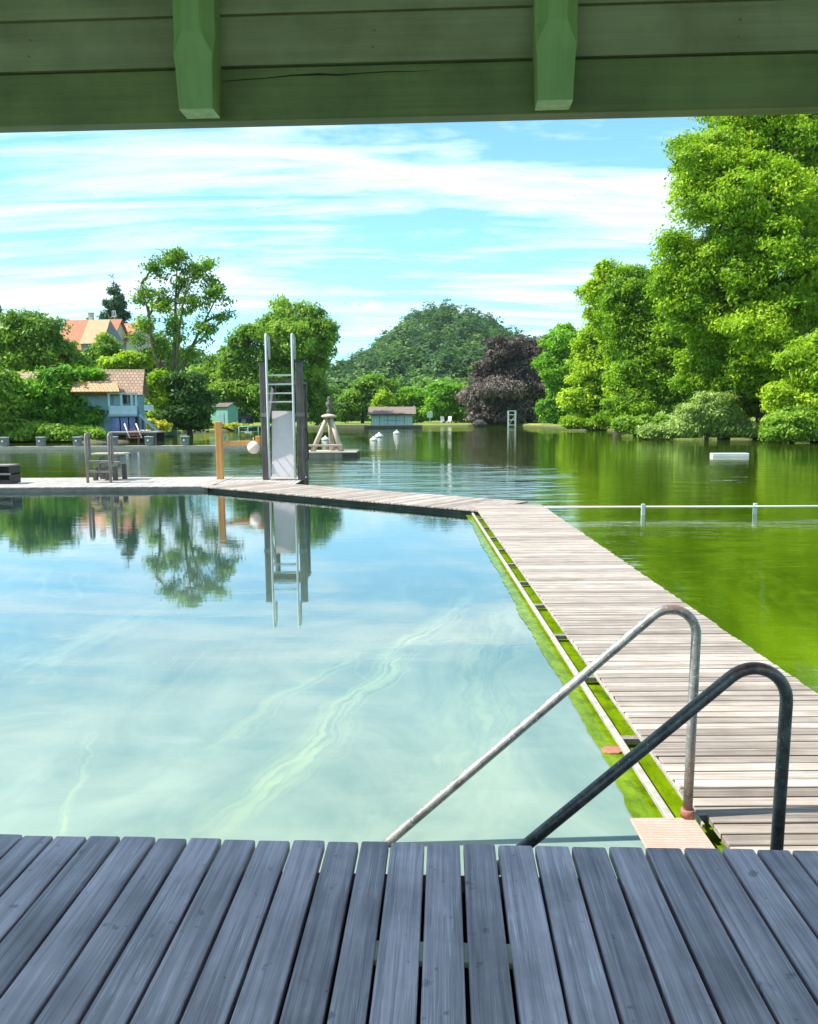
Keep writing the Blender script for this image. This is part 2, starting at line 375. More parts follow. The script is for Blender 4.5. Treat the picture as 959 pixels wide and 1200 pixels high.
def watermat(kind):
    m, nt, b = new_mat(kind + '_water')
    tc = nt.nodes.new('ShaderNodeTexCoord'); ob = tc.outputs['Object']
    sp = nt.nodes.new('ShaderNodeSeparateXYZ'); nt.links.new(ob, sp.inputs[0])
    b.inputs['IOR'].default_value = 1.40; b.inputs['Roughness'].default_value = 0.012
    b.inputs['Specular IOR Level'].default_value = 0.75
    def finish():
        # mirror layer whose strength follows the grazing angle, as on real water
        gl_ = nt.nodes.new('ShaderNodeBsdfGlossy'); gl_.inputs['Roughness'].default_value = 0.012
        lw_ = nt.nodes.new('ShaderNodeLayerWeight'); lw_.inputs['Blend'].default_value = 0.5
        f_ = ramp(nt, lw_.outputs['Facing'], [(0.0, .02), (0.5, .12), (0.68, .33), (0.79, .62), (0.87, .82), (0.95, .94)] if kind == 'pool' else [(0.0, .02), (0.5, .12), (0.68, .30), (0.79, .58), (0.87, .82), (0.95, .95)])
        nrm = b.inputs['Normal'].links[0].from_socket
        nt.links.new(nrm, gl_.inputs['Normal']); nt.links.new(nrm, lw_.inputs['Normal'])
        b.inputs['Specular IOR Level'].default_value = 0.0; b.inputs['Roughness'].default_value = 1.0
        m_ = nt.nodes.new('ShaderNodeMixShader'); nt.links.new(f_, m_.inputs[0]); nt.links.new(b.outputs[0], m_.inputs[1]); nt.links.new(gl_.outputs[0], m_.inputs[2])
        nt.links.new(m_.outputs[0], nt.nodes['Material Output'].inputs[0])
    if kind == 'pool':
        # pale silt bottom near the steps, deeper green away from it, pollen drawn out in thin swirls
        y = math_node(nt, 'ADD', sp.outputs[1], math_node(nt, 'MULTIPLY', noise(nt, ob, 0.5, 4), 3.0))
        dep = ramp(nt, math_node(nt, 'DIVIDE', y, 20), [(0.22, 0), (0.46, 0.62), (0.72, 1)])
        cloud = ramp(nt, noise(nt, mapping(nt, ob, (1.0, 0.6, 1), (0, 0, R(25))), 1.3, 7, 0.62, 1.2), [(0.34, 0), (0.66, 1)])
        near = mix_col(nt, cloud, (0.16, 0.245, 0.205), (0.255, 0.335, 0.265))
        far = mix_col(nt, cloud, (0.008, 0.045, 0.04), (0.02, 0.075, 0.06))
        c = mix_col(nt, dep, near, far)
        # streaks
        def streak(sc, seed, wd, rot, st):
            v = mapping(nt, ob, st, (0, 0, rot), (seed, seed * 1.7, 0))
            n_ = noise(nt, v, sc, 3, 0.5, 1.0)
            d = math_node(nt, 'ABSOLUTE', math_node(nt, 'SUBTRACT', n_, 0.5))
            return math_node(nt, 'SUBTRACT', 1, ramp(nt, d, [(0.0, 0), (wd, 1)]))
        s1 = streak(0.42, 3.3, 0.008, R(-35), (1.0, 0.35, 1))
        s2 = streak(0.8, 8.1, 0.007, R(-25), (1.0, 0.3, 1))
        mk = ramp(nt, noise(nt, ob, 0.45, 4, 0.6, 0.5), [(0.45, 0), (0.62, 1)])
        mk2 = ramp(nt, noise(nt, mapping(nt, ob, loc=(9, 4, 0)), 0.6, 4, 0.6), [(0.46, 0), (0.6, 1)])
        fine = ramp(nt, noise(nt, ob, 14, 5, 0.7), [(0.3, 0.3), (0.6, 1)])
        c = mix_col(nt, math_node(nt, 'MULTIPLY', math_node(nt, 'MULTIPLY', s1, mk), math_node(nt, 'MULTIPLY', fine, 0.25)), c, (0.40, 0.50, 0.3))
        c = mix_col(nt, math_node(nt, 'MULTIPLY', math_node(nt, 'MULTIPLY', s2, mk2), math_node(nt, 'MULTIPLY', fine, 0.15)), c, (0.40, 0.50, 0.34))
        wn = nt.nodes.new('ShaderNodeTexNoise'); nt.links.new(ob, wn.inputs['Vector']); wn.inputs['Scale'].default_value = 1.1; wn.inputs['Detail'].default_value = 5; wn.inputs['Roughness'].default_value = .55
        wo_ = nt.nodes.new('ShaderNodeVectorMath'); wo_.operation = 'MULTIPLY_ADD'; nt.links.new(wn.outputs[1], wo_.inputs[0]); wo_.inputs[1].default_value = (.55, .55, 0); wo_.inputs[2].default_value = (0, 0, 0)
        wp = nt.nodes.new('ShaderNodeVectorMath'); wp.operation = 'ADD'; nt.links.new(ob, wp.inputs[0]); nt.links.new(wo_.outputs[0], wp.inputs[1])
        def plume(a, e, wd, amt, sd):
            ang_ = math.atan2(e[1] - a[1], e[0] - a[0]); ln = math.hypot(e[0] - a[0], e[1] - a[1])
            mp = nt.nodes.new('ShaderNodeMapping'); mp.vector_type = 'TEXTURE'; nt.links.new(wp.outputs[0], mp.inputs[0])
            mp.inputs['Location'].default_value = (a[0] + .27, a[1] + .27, 0); mp.inputs['Rotation'].default_value = (0, 0, ang_)
            sq = nt.nodes.new('ShaderNodeSeparateXYZ'); nt.links.new(mp.outputs[0], sq.inputs[0])
            across = math_node(nt, 'SUBTRACT', 1, ramp(nt, math_node(nt, 'DIVIDE', math_node(nt, 'ABSOLUTE', sq.outputs[1]), wd), [(0.1, 0), (1, 1)]))
            along = ramp(nt, math_node(nt, 'DIVIDE', sq.outputs[0], ln), [(0.0, 0), (0.12, 1), (0.85, 1), (1.0, 0)])
            st_ = ramp(nt, noise(nt, mapping(nt, mp.outputs[0], (0.8, 9, 1), loc=(sd, sd, 0)), 1.6, 4, 0.6, 0.6), [(0.40, 0), (0.60, 1)])
            return math_node(nt, 'MULTIPLY', math_node(nt, 'MULTIPLY', across, along), math_node(nt, 'MULTIPLY', st_, amt))
        for pa, pe, wd_, am in (((245, 985), (560, 690), .20, .42), ((85, 990), (115, 850), .04, .4), ((220, 880), (430, 760), .14, .25), ((540, 950), (600, 700), .4, .22), ((20, 800), (240, 680), .2, .18)):
            A_, E_ = G(*pa, .24), G(*pe, .24); c = mix_col(nt, plume(A_, E_, wd_, am, pa[0]), c, (0.40, 0.50, 0.26))
        nt.links.new(c, b.inputs['Base Color'])
        r1 = noise(nt, mapping(nt, ob, (1.2, 4.5, 1)), 1.6, 3, 0.5)
        r2 = noise(nt, mapping(nt, ob, (2.0, 7.0, 1)), 3.0, 2, 0.5)
        far_r = ramp(nt, math_node(nt, 'DIVIDE', sp.outputs[1], 20), [(0.45, 0.10), (0.85, 0.7)])
        h = math_node(nt, 'MULTIPLY', math_node(nt, 'ADD', math_node(nt, 'MULTIPLY', r1, 0.7), math_node(nt, 'MULTIPLY', r2, 0.3)), far_r)
        bump(nt, b, h, 0.6, 0.006)
    else:
        cloud = ramp(nt, noise(nt, mapping(nt, ob, (1.0, 0.35, 1)), 0.35, 6, 0.6, 1.0), [(0.35, 0), (0.65, 1)])
        c = mix_col(nt, cloud, (0.05, 0.105, 0.002), (0.14, 0.235, 0.003))
        v = mapping(nt, ob, (1.0, 0.5, 1), (0, 0, R(35)))
        d = math_node(nt, 'ABSOLUTE', math_node(nt, 'SUBTRACT', noise(nt, v, 0.8, 3, 0.5, 1.2), 0.5))
        s1 = math_node(nt, 'SUBTRACT', 1, ramp(nt, d, [(0.0, 0), (0.03, 1)]))
        c = mix_col(nt, math_node(nt, 'MULTIPLY', s1, 0.4), c, (0.14, 0.22, 0.006))
        nt.links.new(c, b.inputs['Base Color'])
        r1 = noise(nt, mapping(nt, ob, (1.0, 3.2, 1)), 1.1, 4, 0.55)
        r2 = noise(nt, mapping(nt, ob, (1.6, 5.0, 1)), 3.2, 3, 0.5)
        calm = ramp(nt, noise(nt, mapping(nt, ob, (0.4, 1.0, 1), loc=(3, 0, 0)), 0.055, 3, 0.5), [(0.40, 0.26), (0.60, 0.75)])
        r0 = noise(nt, mapping(nt, ob, (0.28, 0.95, 1)), 1.0, 3, 0.55, 0.3)
        # breeze patch between the diving tower and the open lake
        spx = math_node(nt, 'DIVIDE', math_node(nt, 'ADD', sp.outputs[0], 1.5), 9.0); spy = math_node(nt, 'DIVIDE', math_node(nt, 'SUBTRACT', sp.outputs[1], 25.0), 11.0)
        dd = math_node(nt, 'ADD', math_node(nt, 'ADD', math_node(nt, 'MULTIPLY', spx, spx), math_node(nt, 'MULTIPLY', spy, spy)), math_node(nt, 'MULTIPLY', noise(nt, mapping(nt, ob, (.5, 1, 1)), 0.5, 4), 0.9))
        calm = math_node(nt, 'ADD', calm, ramp(nt, dd, [(0.45, 2.0), (1.5, 0.0)]))
        h = math_node(nt, 'MULTIPLY', math_node(nt, 'ADD', math_node(nt, 'MULTIPLY', r0, 2.6), math_node(nt, 'ADD', math_node(nt, 'MULTIPLY', r1, 0.5), math_node(nt, 'MULTIPLY', r2, 0.2))), calm)
        bump(nt, b, h, 0.6, 0.03)
    finish()
    return m
M['pool'] = watermat('pool'); M['lake'] = watermat('lake')

def algae():
    m, nt, b = new_mat('algae')
    tc = nt.nodes.new('ShaderNodeTexCoord')
    f = noise(nt, mapping(nt, tc.outputs['Object'], (3, 1, 1)), 5, 6, 0.65)
    c = mix_col(nt, ramp(nt, f, [(0.35, 0), (0.65, 1)]), (0.08, 0.15, 0.002), (0.17, 0.265, 0.004))
    c = mix_col(nt, ramp(nt, noise(nt, tc.outputs['Object'], 11, 7, 0.7), [(0.50, 0), (0.66, 0.75)]), c, (0.045, 0.075, 0.006))
    b.inputs['Specular IOR Level'].default_value = 0.12
    nt.links.new(c, b.inputs['Base Color']); b.inputs['Roughness'].default_value = 0.15; b.inputs['IOR'].default_value = 1.33
    return m
M['algae'] = algae()
def groundmat():
    m, nt, b = new_mat('ground_grass')
    tc = nt.nodes.new('ShaderNodeTexCoord'); ob = tc.outputs['Object']
    f = ramp(nt, noise(nt, ob, 0.12, 8, 0.65), [(0.35, 0), (0.65, 1)])
    g = mix_col(nt, f, (0.10, 0.17, 0.012), (0.26, 0.34, 0.03))
    g = mix_col(nt, ramp(nt, noise(nt, ob, 2.5, 5, 0.7), [(0.4, 0), (0.7, 0.5)]), g, (0.05, 0.09, 0.01))
    sp = nt.nodes.new('ShaderNodeSeparateXYZ'); nt.links.new(ob, sp.inputs[0])
    z = ramp(nt, math_node(nt, 'ADD', math_node(nt, 'MULTIPLY', sp.outputs[2], 1.0), 0.0), [(0.12, 0), (0.24, 1)])
    c = mix_col(nt, z, (0.10, 0.085, 0.05), g)
    nt.links.new(c, b.inputs['Base Color']); b.inputs['Roughness'].default_value = 0.95
    bump(nt, b, noise(nt, ob, 6, 6, 0.7), 0.5, 0.1)
    return m
M['ground'] = groundmat()

YG = leafmat('yellow_green_leaves', (0.14, 0.28, 0.010), (0.30, 0.46, 0.016), (0.48, 0.60, 0.04), 0.45)
MG = leafmat('mid_green_leaves', (0.08, 0.18, 0.018), (0.18, 0.33, 0.028), (0.35, 0.50, 0.06), 0.42)
LG = leafmat('fresh_green_leaves', (0.11, 0.23, 0.012), (0.24, 0.41, 0.018), (0.42, 0.58, 0.04), 0.45)
DG = leafmat('dark_green_leaves', (0.035, 0.09, 0.018), (0.07, 0.16, 0.025), (0.14, 0.26, 0.045), 0.32)
BG = leafmat('bright_green_leaves', (0.09, 0.25, 0.012), (0.17, 0.38, 0.02), (0.30, 0.52, 0.04), 0.42)
CU = leafmat('copper_leaves', (0.048, 0.038, 0.030), (0.125, 0.102, 0.083), (0.27, 0.235, 0.19), 0.15, 0.5, (1.2, 0.8, 0.8))
WI = leafmat('willow_leaves', (0.13, 0.22, 0.05), (0.27, 0.39, 0.09), (0.46, 0.57, 0.18), 0.36)
CO = leafmat('conifer_needles', (0.025, 0.08, 0.030), (0.05, 0.13, 0.05), (0.11, 0.20, 0.08), 0.15)
FO = leafmat('wood_leaves', (0.045, 0.11, 0.028), (0.13, 0.245, 0.05), (0.21, 0.35, 0.075), 0.32)
YB = leafmat('yellow_shrub_leaves', (0.30, 0.32, 0.01), (0.50, 0.50, 0.03), (0.66, 0.62, 0.07), 0.38)

# ------------------------------------------------------------------ foliage
def leaf_mesh(name, lobes, n_clump, per, size, rc, seed, mat, parent=None, droop=0.0, squash=0.55, shell=0.62, up=0.35, lobe_tone=None, aspect=0.5, low=-1.0, nr_=0.42):
    g = np.random.default_rng(seed)
    lb = np.array(lobes, float); rad = lb[:, 3:6]
    wt = (rad[:, 0] * rad[:, 1] + rad[:, 1] * rad[:, 2] + rad[:, 0] * rad[:, 2]); wt = wt / wt.sum()
    k = g.choice(len(lb), n_clump, p=wt)
    d = g.normal(size=(n_clump, 3)); d /= np.linalg.norm(d, axis=1)[:, None]
    if low > -1: d[:, 2] = np.where(d[:, 2] < low, -d[:, 2] * 0.6, d[:, 2])
    rr = shell + (1.04 - shell) * g.random(n_clump) ** 0.6
    c = lb[k, :3] + d * rad[k] * rr[:, None]
    # drop clumps deep inside other lobes
    keep = np.ones(n_clump, bool)
    if len(lb) < 400:
        for j in range(len(lb)):
            q = np.linalg.norm((c - lb[j, :3]) / rad[j], axis=1)
            keep &= ~((q < shell * 0.85) & (k != j))
    c, d, k = c[keep], d[keep], k[keep]; n = len(c)
    tone = g.random(n) * 0.7 + 0.15
    if lobe_tone is not None: tone = np.array(lobe_tone)[k] + (g.random(n) - 0.5) * 0.3
    csz = rc * (0.6 + 0.8 * g.random(n))
    pos = np.repeat(c, per, 0); dr = np.repeat(d, per, 0); m = len(pos)
    off = np.clip(g.normal(size=(m, 3)), -1.7, 1.7) * np.repeat(csz, per)[:, None] * np.array([1, 1, squash]) * 0.6
    if droop: off[:, 2] -= droop * np.abs(g.normal(size=m)) * np.repeat(csz, per)
    pos = pos + off
    nr = dr * 0.6 + np.array([0, 0, up]) + g.normal(size=(m, 3)) * nr_
    nr /= np.linalg.norm(nr, axis=1)[:, None]
    tg = g.normal(size=(m, 3)); tg[:, 2] -= 0.5 + droop * 2
    tg -= nr * (tg * nr).sum(1)[:, None]; tg /= np.linalg.norm(tg, axis=1)[:, None]
    bt = np.cross(nr, tg)
    s = size * (0.6 + 0.8 * g.random(m))[:, None]
    V = np.empty((m, 4, 3))
    V[:, 0] = pos - tg * s * 0.5; V[:, 1] = pos + bt * s * aspect * 0.5 + nr * s * 0.06
    V[:, 2] = pos + tg * s * 0.5; V[:, 3] = pos - bt * s * aspect * 0.5 + nr * s * 0.06
    T = np.clip(np.repeat(tone, per) + (g.random(m) - 0.5) * 0.35, 0, 1)
    V[:, :, 2] = np.maximum(V[:, :, 2], 0.03)
    me = bpy.data.meshes.new(name)
    me.vertices.add(m * 4); me.vertices.foreach_set('co', V.reshape(-1).astype(np.float32))
    me.loops.add(m * 4); me.loops.foreach_set('vertex_index', np.arange(m * 4, dtype=np.int32))
    me.polygons.add(m); me.polygons.foreach_set('loop_start', np.arange(0, m * 4, 4, dtype=np.int32))
    try: me.polygons.foreach_set('loop_total', np.full(m, 4, np.int32))
    except Exception: pass
    me.update(calc_edges=True)
    at = me.attributes.new('tone', 'FLOAT', 'FACE'); at.data.foreach_set('value', T.astype(np.float32))
    me.materials.append(mat)
    o = bpy.data.objects.new(name, me); COL.objects.link(o)
    if parent is not None: o.parent = parent
    return o
def limb(mb, a, b, r0, r1, rng, n=6, wob=0.06):
    a = Vector(a); b = Vector(b); d = (b - a); ln = d.length; pts = []; rs = []
    for i in range(n + 1):
        t = i / n
        p = a.lerp(b, t) + Vector((rng.uniform(-1, 1), rng.uniform(-1, 1), 0)) * ln * wob * math.sin(math.pi * t)
        p.z += ln * 0.10 * math.sin(math.pi * t)
        pts.append(p); rs.append(r0 + (r1 - r0) * t)
    mb.tube(pts, rs, 7, 0.5, cap=False)
def tree(label, base_px, Y, lobes_px, mat, n_clump, per, size, rc, seed, trunk_r=0.3, droop=0.0, depth=0.8, cat='tree', group=None, name='tree',
         bark=None, twigs=0, zb=0.3, squash=0.55, shell=0.62, forks=None, aspect=0.5, low=-1.0, jit=0.25, subs=9, fr=(.20, .50), core=.72):
    """lobes_px: (px, py, radius_x px, radius_y px[, depth offset m]) on the tree's own plane at distance Y"""
    rng = random.Random(seed)
    b = P(base_px, 480, Y); base = Vector((b.x, Y, zb)); k = Y / FPX
    root = empty(name, base, 0, label, cat, group)
    lobes = []
    for l in lobes_px:
        p = P(l[0], l[1], Y); dy = l[4] if len(l) > 4 else rng.uniform(-jit, jit) * l[2] * k
        lobes.append((p.x - base.x, dy, p.z - base.z, l[2] * k, l[2] * k * depth, l[3] * k))
    big = lobes; lobes2 = []; lt = []
    for l in big:
        nsub = max(4, int(subs * (0.6 + 0.5 * l[3] / (14 * k) if l[3] < 40 * k else 1.6)))
        ltone = rng.uniform(.3, .7)
        lobes2.append((l[0], l[1], l[2], l[3] * core, l[4] * core, l[5] * core)); lt.append(ltone)
        for _ in range(nsub):
            u = Vector((rng.gauss(0, 1), rng.gauss(0, 1) - .35, rng.gauss(0, 1) * .9 + .15)).normalized(); q = rng.uniform(.45, 1.0); f = rng.uniform(*fr)
            lobes2.append((l[0] + u.x * l[3] * q, l[1] + u.y * l[4] * q, l[2] + u.z * l[5] * q, l[3] * f * rng.uniform(.9, 1.25), l[4] * f, l[5] * f * rng.uniform(.6, .9)))
            lt.append(min(.85, max(.15, ltone + rng.uniform(-.25, .25))))
    top = max(l[2] for l in lobes)
    cx = sum(l[0] * l[3] for l in lobes) / sum(l[3] for l in lobes)
    mb = MB(seed)
    if forks is None:
        tp = [Vector((0, 0, -0.6))]
        for i in range(1, 8):
            t = i / 7; tp.append(Vector((cx * t + rng.uniform(-1, 1) * 0.12 * trunk_r * 3, rng.uniform(-.3, .3) * trunk_r, top * 0.9 * t)))
        mb.tube(tp, [trunk_r * (1.35 if i == 0 else 1.0 - 0.85 * i / 7) for i in range(8)], 10, 0.5, cap=False)
        for l in lobes:
            h = max(0.15, min(0.75, (l[2] / top) * 0.6)); i = h * 7; a = tp[int(i)].lerp(tp[min(7, int(i) + 1)], i % 1)
            c = Vector(l[:3]); limb(mb, a, c, trunk_r * 0.42, trunk_r * 0.12, rng)
            for _ in range(twigs):
                e = c + Vector((rng.uniform(-1, 1) * l[3], rng.uniform(-1, 1) * l[4], rng.uniform(-0.5, 1) * l[5])) * 0.85
                limb(mb, a.lerp(c, rng.uniform(.5, 1)), e, trunk_r * 0.15, trunk_r * 0.04, rng, 4)
    else:
        # forks: list of polylines [(px, py, r px), ...] in the tree plane
        for fk in forks:
            pts = []; rs = []
            for j, q in enumerate(fk):
                p = P(q[0], q[1], Y); pts.append(Vector((p.x - base.x, (q[3] if len(q) > 3 else 0), p.z - base.z))); rs.append(q[2] * k)
            mb.tube(pts, rs, 9, 0.5, cap=False)
        nodes = [(Vector(v)) for v in mb.v[::9]]
        for l in lobes:
            c = Vector(l[:3]); a = min(nodes, key=lambda q: (q - c).length + (2.0 if q.z > c.z else 0))
            limb(mb, a, c, trunk_r * 0.28, trunk_r * 0.08, rng, 5)
            for _ in range(twigs):
                e = c + Vector((rng.uniform(-1, 1) * l[3], rng.uniform(-1, 1) * l[4], rng.uniform(-1, 1) * l[5]))
                limb(mb, c, e, trunk_r * 0.08, trunk_r * 0.03, rng, 3)
    mb.build('trunk', bark or M['bark'], root)
    leaf_mesh('crown', lobes2, int(n_clump * 1.25), per, size, rc * .85, seed, mat, root, droop, squash, shell, aspect=aspect, low=low, lobe_tone=lt)
    return root

# ------------------------------------------------------------------ ground, hill, water
SHORE = [(-180, 14), (-120, 18), (-90, 34), (-60, 52), (-42, 68), (-30, 69), (-27.5, 69), (-24.5, 67), (-22.5, 63), (-19.6, 64), (-18.6, 76), (-16, 92), (-13, 100), (-9, 118), (-5, 126),
         (0, 127), (4, 127), (8, 125), (10.5, 112), (13, 96), (16, 85), (19.5, 75), (24, 67), (28, 61), (35, 54), (50, 36), (70, 28), (100, 20), (140, 14), (180, 14)]
sa = np.array([a for a, _ in SHORE], float); sr = np.array([r for _, r in SHORE], float)
def sstep(x, a, b):
    t = np.clip((x - a) / (b - a), 0, 1); return t * t * (3 - 2 * t)
def height(X, Y):
    X = np.asarray(X, float); Y = np.asarray(Y, float)
    th = np.degrees(np.arctan2(X, Y)); rr = np.hypot(X, Y); rs = np.interp(th, sa, sr)
    d = rr - rs
    z = np.where(d < 0, -1.3 * sstep(-d, 0, 3), 0.10 + 0.22 * sstep(d, 0, 1.2))
    z = np.where(d < 0, z + 0.10 * sstep(-d, 1.0, 0), z)
    z = z + 11.5 * sstep(d, 14, 70) * sstep(-th, 12, 19) * (np.abs(th) < 100)
    z = z + 3.0 * sstep(d, 10, 60) * sstep(th, 8, 16)
    hx = X - 22; sx = np.where(hx < 0, 40, 54)
    z = z + 59 * np.exp(-(hx / sx) ** 2 / 2 - ((Y - 560) / 120) ** 2 / 2) * (Y > 100)
    return z
def build_ground():
    rings = np.concatenate([np.linspace(2, 40, 14), np.linspace(42, 140, 78), np.linspace(150, 800, 66), np.array([900, 1100, 1500, 2200, 3500])])
    ns = 720; th = np.linspace(-math.pi, math.pi, ns, endpoint=False)
    Rg, T = np.meshgrid(rings, th, indexing='ij'); X = Rg * np.sin(T); Y = Rg * np.cos(T); Z = height(X, Y)
    vs = np.stack([X, Y, Z], -1).reshape(-1, 3).tolist(); vs.append((0, 0, -1.3)); ci = len(vs) - 1
    fs = []
    nr = len(rings)
    for i in range(nr - 1):
        for j in range(ns):
            j2 = (j + 1) % ns; fs.append((i * ns + j, (i + 1) * ns + j, (i + 1) * ns + j2, i * ns + j2))
    for j in range(ns): fs.append((ci, j, (j + 1) % ns))
    me = bpy.data.meshes.new('ground'); me.from_pydata(vs, [], fs); me.update()
    me.polygons.foreach_set('use_smooth', [True] * len(me.polygons)); me.materials.append(M['ground'])
    o = bpy.data.objects.new('ground', me); COL.objects.link(o); tag(o, kind='structure')
build_ground()
lw = MB(1); n = 96
lw.add([(0, 0, 0)] + [(140 * math.sin(2 * math.pi * i / n), 140 * math.cos(2 * math.pi * i / n), 0) for i in range(n)], [(0, (i + 1) % n + 1, i + 1) for i in range(n)])
tag(lw.build('lake_water', M['lake']), kind='structure')
WZ = 0.24   # level of the pool, a hand below the boards
pw = MB(2); pw.add([(-24, 0.6, WZ), (1.50, 0.6, WZ), (1.50, 13.4, WZ), (-4.5, 18.1, WZ), (-24, 18.1, WZ)], [(0, 1, 2, 3, 4)])
tag(pw.build('pool_water', M['pool']), kind='structure')
# algae covered ledge just under the surface along the walkway
al = MB(3); rg = random.Random(5); ys = [1.2 + 0.08 * i for i in range(152)]
vs = []
for i, y in enumerate(ys):
    xl = 0.985 + 0.010 * math.sin(y * 1.7) + 0.007 * math.sin(y * 5.3 + 1) + rg.uniform(-.008, .008)
    vs += [(xl, y, WZ + .005), (1.49, y, WZ + .005)]
al.add(vs, [(2 * i, 2 * i + 1, 2 * i + 3, 2 * i + 2) for i in range(len(ys) - 1)], 0.5)
tag(al.build('algae_ledge', M['algae']), kind='structure')

# ------------------------------------------------------------------ wood on the hill and far behind the shore trees (one mass)
def far_wood():
    rng = random.Random(11); g = np.random.default_rng(4); lobes = []; tones = []
    clear = []
    for _ in range(3600):
        X = rng.uniform(-130, 240); Y = rng.uniform(270, 590)
        z = float(height(X, Y))
        if z < 4: continue
        r = rng.uniform(5.0, 9.5); conif = rng.random() < 0.22
        if conif: r *= 0.55; lobes.append((X, Y, z + 11, r, r, 9.5)); tones.append(rng.uniform(0.0, 0.25))
        else: lobes.append((X, Y, z + 6, r, r, r * 0.95)); tones.append(rng.choice([rng.uniform(0.2, 0.5), rng.uniform(0.45, 0.9)]))
    leaf_o = leaf_mesh('hill_wood', lobes, 70000, 12, 1.5, 1.7, 21, FO, None, 0, 0.6, 0.75, up=0.6, lobe_tone=tones, aspect=0.75, low=-0.1, nr_=0.28)
    tag(leaf_o, 'mixed green wood covering the round hill beyond the lake', 'wood', kind='stuff')
    lobes = []; tones = []
    for _ in range(420):
        th = R(rng.uniform(-34, 34)); rr = rng.uniform(165, 240)
        X = rr * math.sin(th); Y = rr * math.cos(th); z = float(height(X, Y)); r = rng.uniform(3.5, 5.5)
        lobes.append((X, Y, z + 4.2, r, r, r * 1.0)); tones.append(rng.uniform(0.1, 0.8))
    o = leaf_mesh('background_wood', lobes, 12000, 12, 1.1, 1.3, 22, FO, None, 0, 0.6, 0.7, up=0.6, lobe_tone=tones, aspect=0.7)
    tag(o, 'low dark wood behind the trees of the far shore', 'wood', kind='stuff')
far_wood()

# ------------------------------------------------------------------ trees
PP = 26   # leaves per clump
# left bank
tree('wide light green bushy tree below the orange roofs on the left bank', 50, 79,
     [(48, 398, 34, 32), (18, 412, 34, 32), (74, 422, 26, 26), (50, 430, 44, 30), (95, 442, 18, 22), (4, 440, 26, 30)], MG, 1500, PP, 0.42, 0.8, 31, 0.35, zb=0.5)
tree('dense round bush-like tree at the water left of the blue house', 78, 63,
     [(75, 465, 34, 28), (48, 490, 26, 26), (95, 492, 30, 24), (68, 500, 40, 18), (112, 505, 18, 14), (90, 462, 20, 22), (45, 470, 18, 20), (28, 458, 20, 16), (66, 447, 22, 12), (102, 462, 15, 24), (108, 484, 14, 20), (92, 448, 20, 14), (112, 445, 9, 11)], BG, 1500, PP, 0.36, 0.6, 32, 0.3, zb=0.3)
tree('dark shady tree cut off by the left edge of the picture', 0, 60,
     [(-4, 455, 20, 32), (8, 485, 18, 30), (-14, 500, 28, 24), (-30, 450, 30, 40), (14, 502, 14, 16)], MG, 800, PP, 0.4, 0.7, 33, 0.3)
tree('small pointed green tree below the gable of the orange roofed house', 124, 92,
     [(124, 403, 12, 15), (124, 415, 19, 17), (112, 428, 18, 14), (138, 428, 16, 14)], MG, 420, PP, 0.4, 0.6, 34, 0.2, zb=1.5)
tree('pale green shrub behind the ridge of the brown tiled roof', 150, 84,
     [(150, 422, 18, 12), (130, 428, 16, 10), (166, 424, 12, 12)], YG, 260, PP, 0.38, 0.5, 35, 0.15, zb=1.5, cat='shrub', name='shrub')
tree('small dark red leaved tree right of the brown tiled roof', 170, 88,
     [(165, 424, 13, 9), (180, 430, 11, 9), (174, 440, 12, 10)], CU, 260, PP, 0.38, 0.5, 36, 0.15, zb=1.5)
def conifer(label, px, py_top, py_bot, wpx, Y, seed):
    k = Y / FPX; b = P(px, py_bot, Y); zb = float(height(b.x, Y)); root = empty('conifer_tree', (b.x, Y, zb), 0, label, 'tree')
    top = P(px, py_top, Y).z - zb; bot = b.z - zb; rng = random.Random(seed)
    mb = MB(seed); mb.tube([(0, 0, -0.5), (0, 0, top * 0.5), (0, 0, top * 0.98)], [0.35, 0.22, 0.04], 8, .5, False)
    lobes = []
    nl = 10
    for i in range(nl):
        t = i / (nl - 1); z = bot + (top - bot) * t * 0.97; rr = wpx * k * (1 - t * 0.86) * rng.uniform(.75, 1.15)
        for _ in range(5 if t < .8 else 2):
            a = rng.uniform(0, 6.28); x, y = rr * 0.6 * math.cos(a), rr * 0.6 * math.sin(a)
            lobes.append((x, y, z + rng.uniform(-.4, .4), rr * 0.5, rr * 0.5, rr * 0.22 + 0.25)); limb(mb, (0, 0, z + 0.3), (x, y, z), 0.07, 0.03, rng, 3)
    mb.build('trunk', M['bark'], root)
    leaf_mesh('crown', lobes, 700, 20, 0.55, 0.5, seed, CO, root, 0.4, 0.5, 0.3, aspect=0.35)
conifer('dark spruce rising behind the orange roofed house', 136, 322, 392, 21, 150, 41)
conifer('dark conifer top at the left edge above the grey roof', -2, 352, 400, 16, 150, 42)
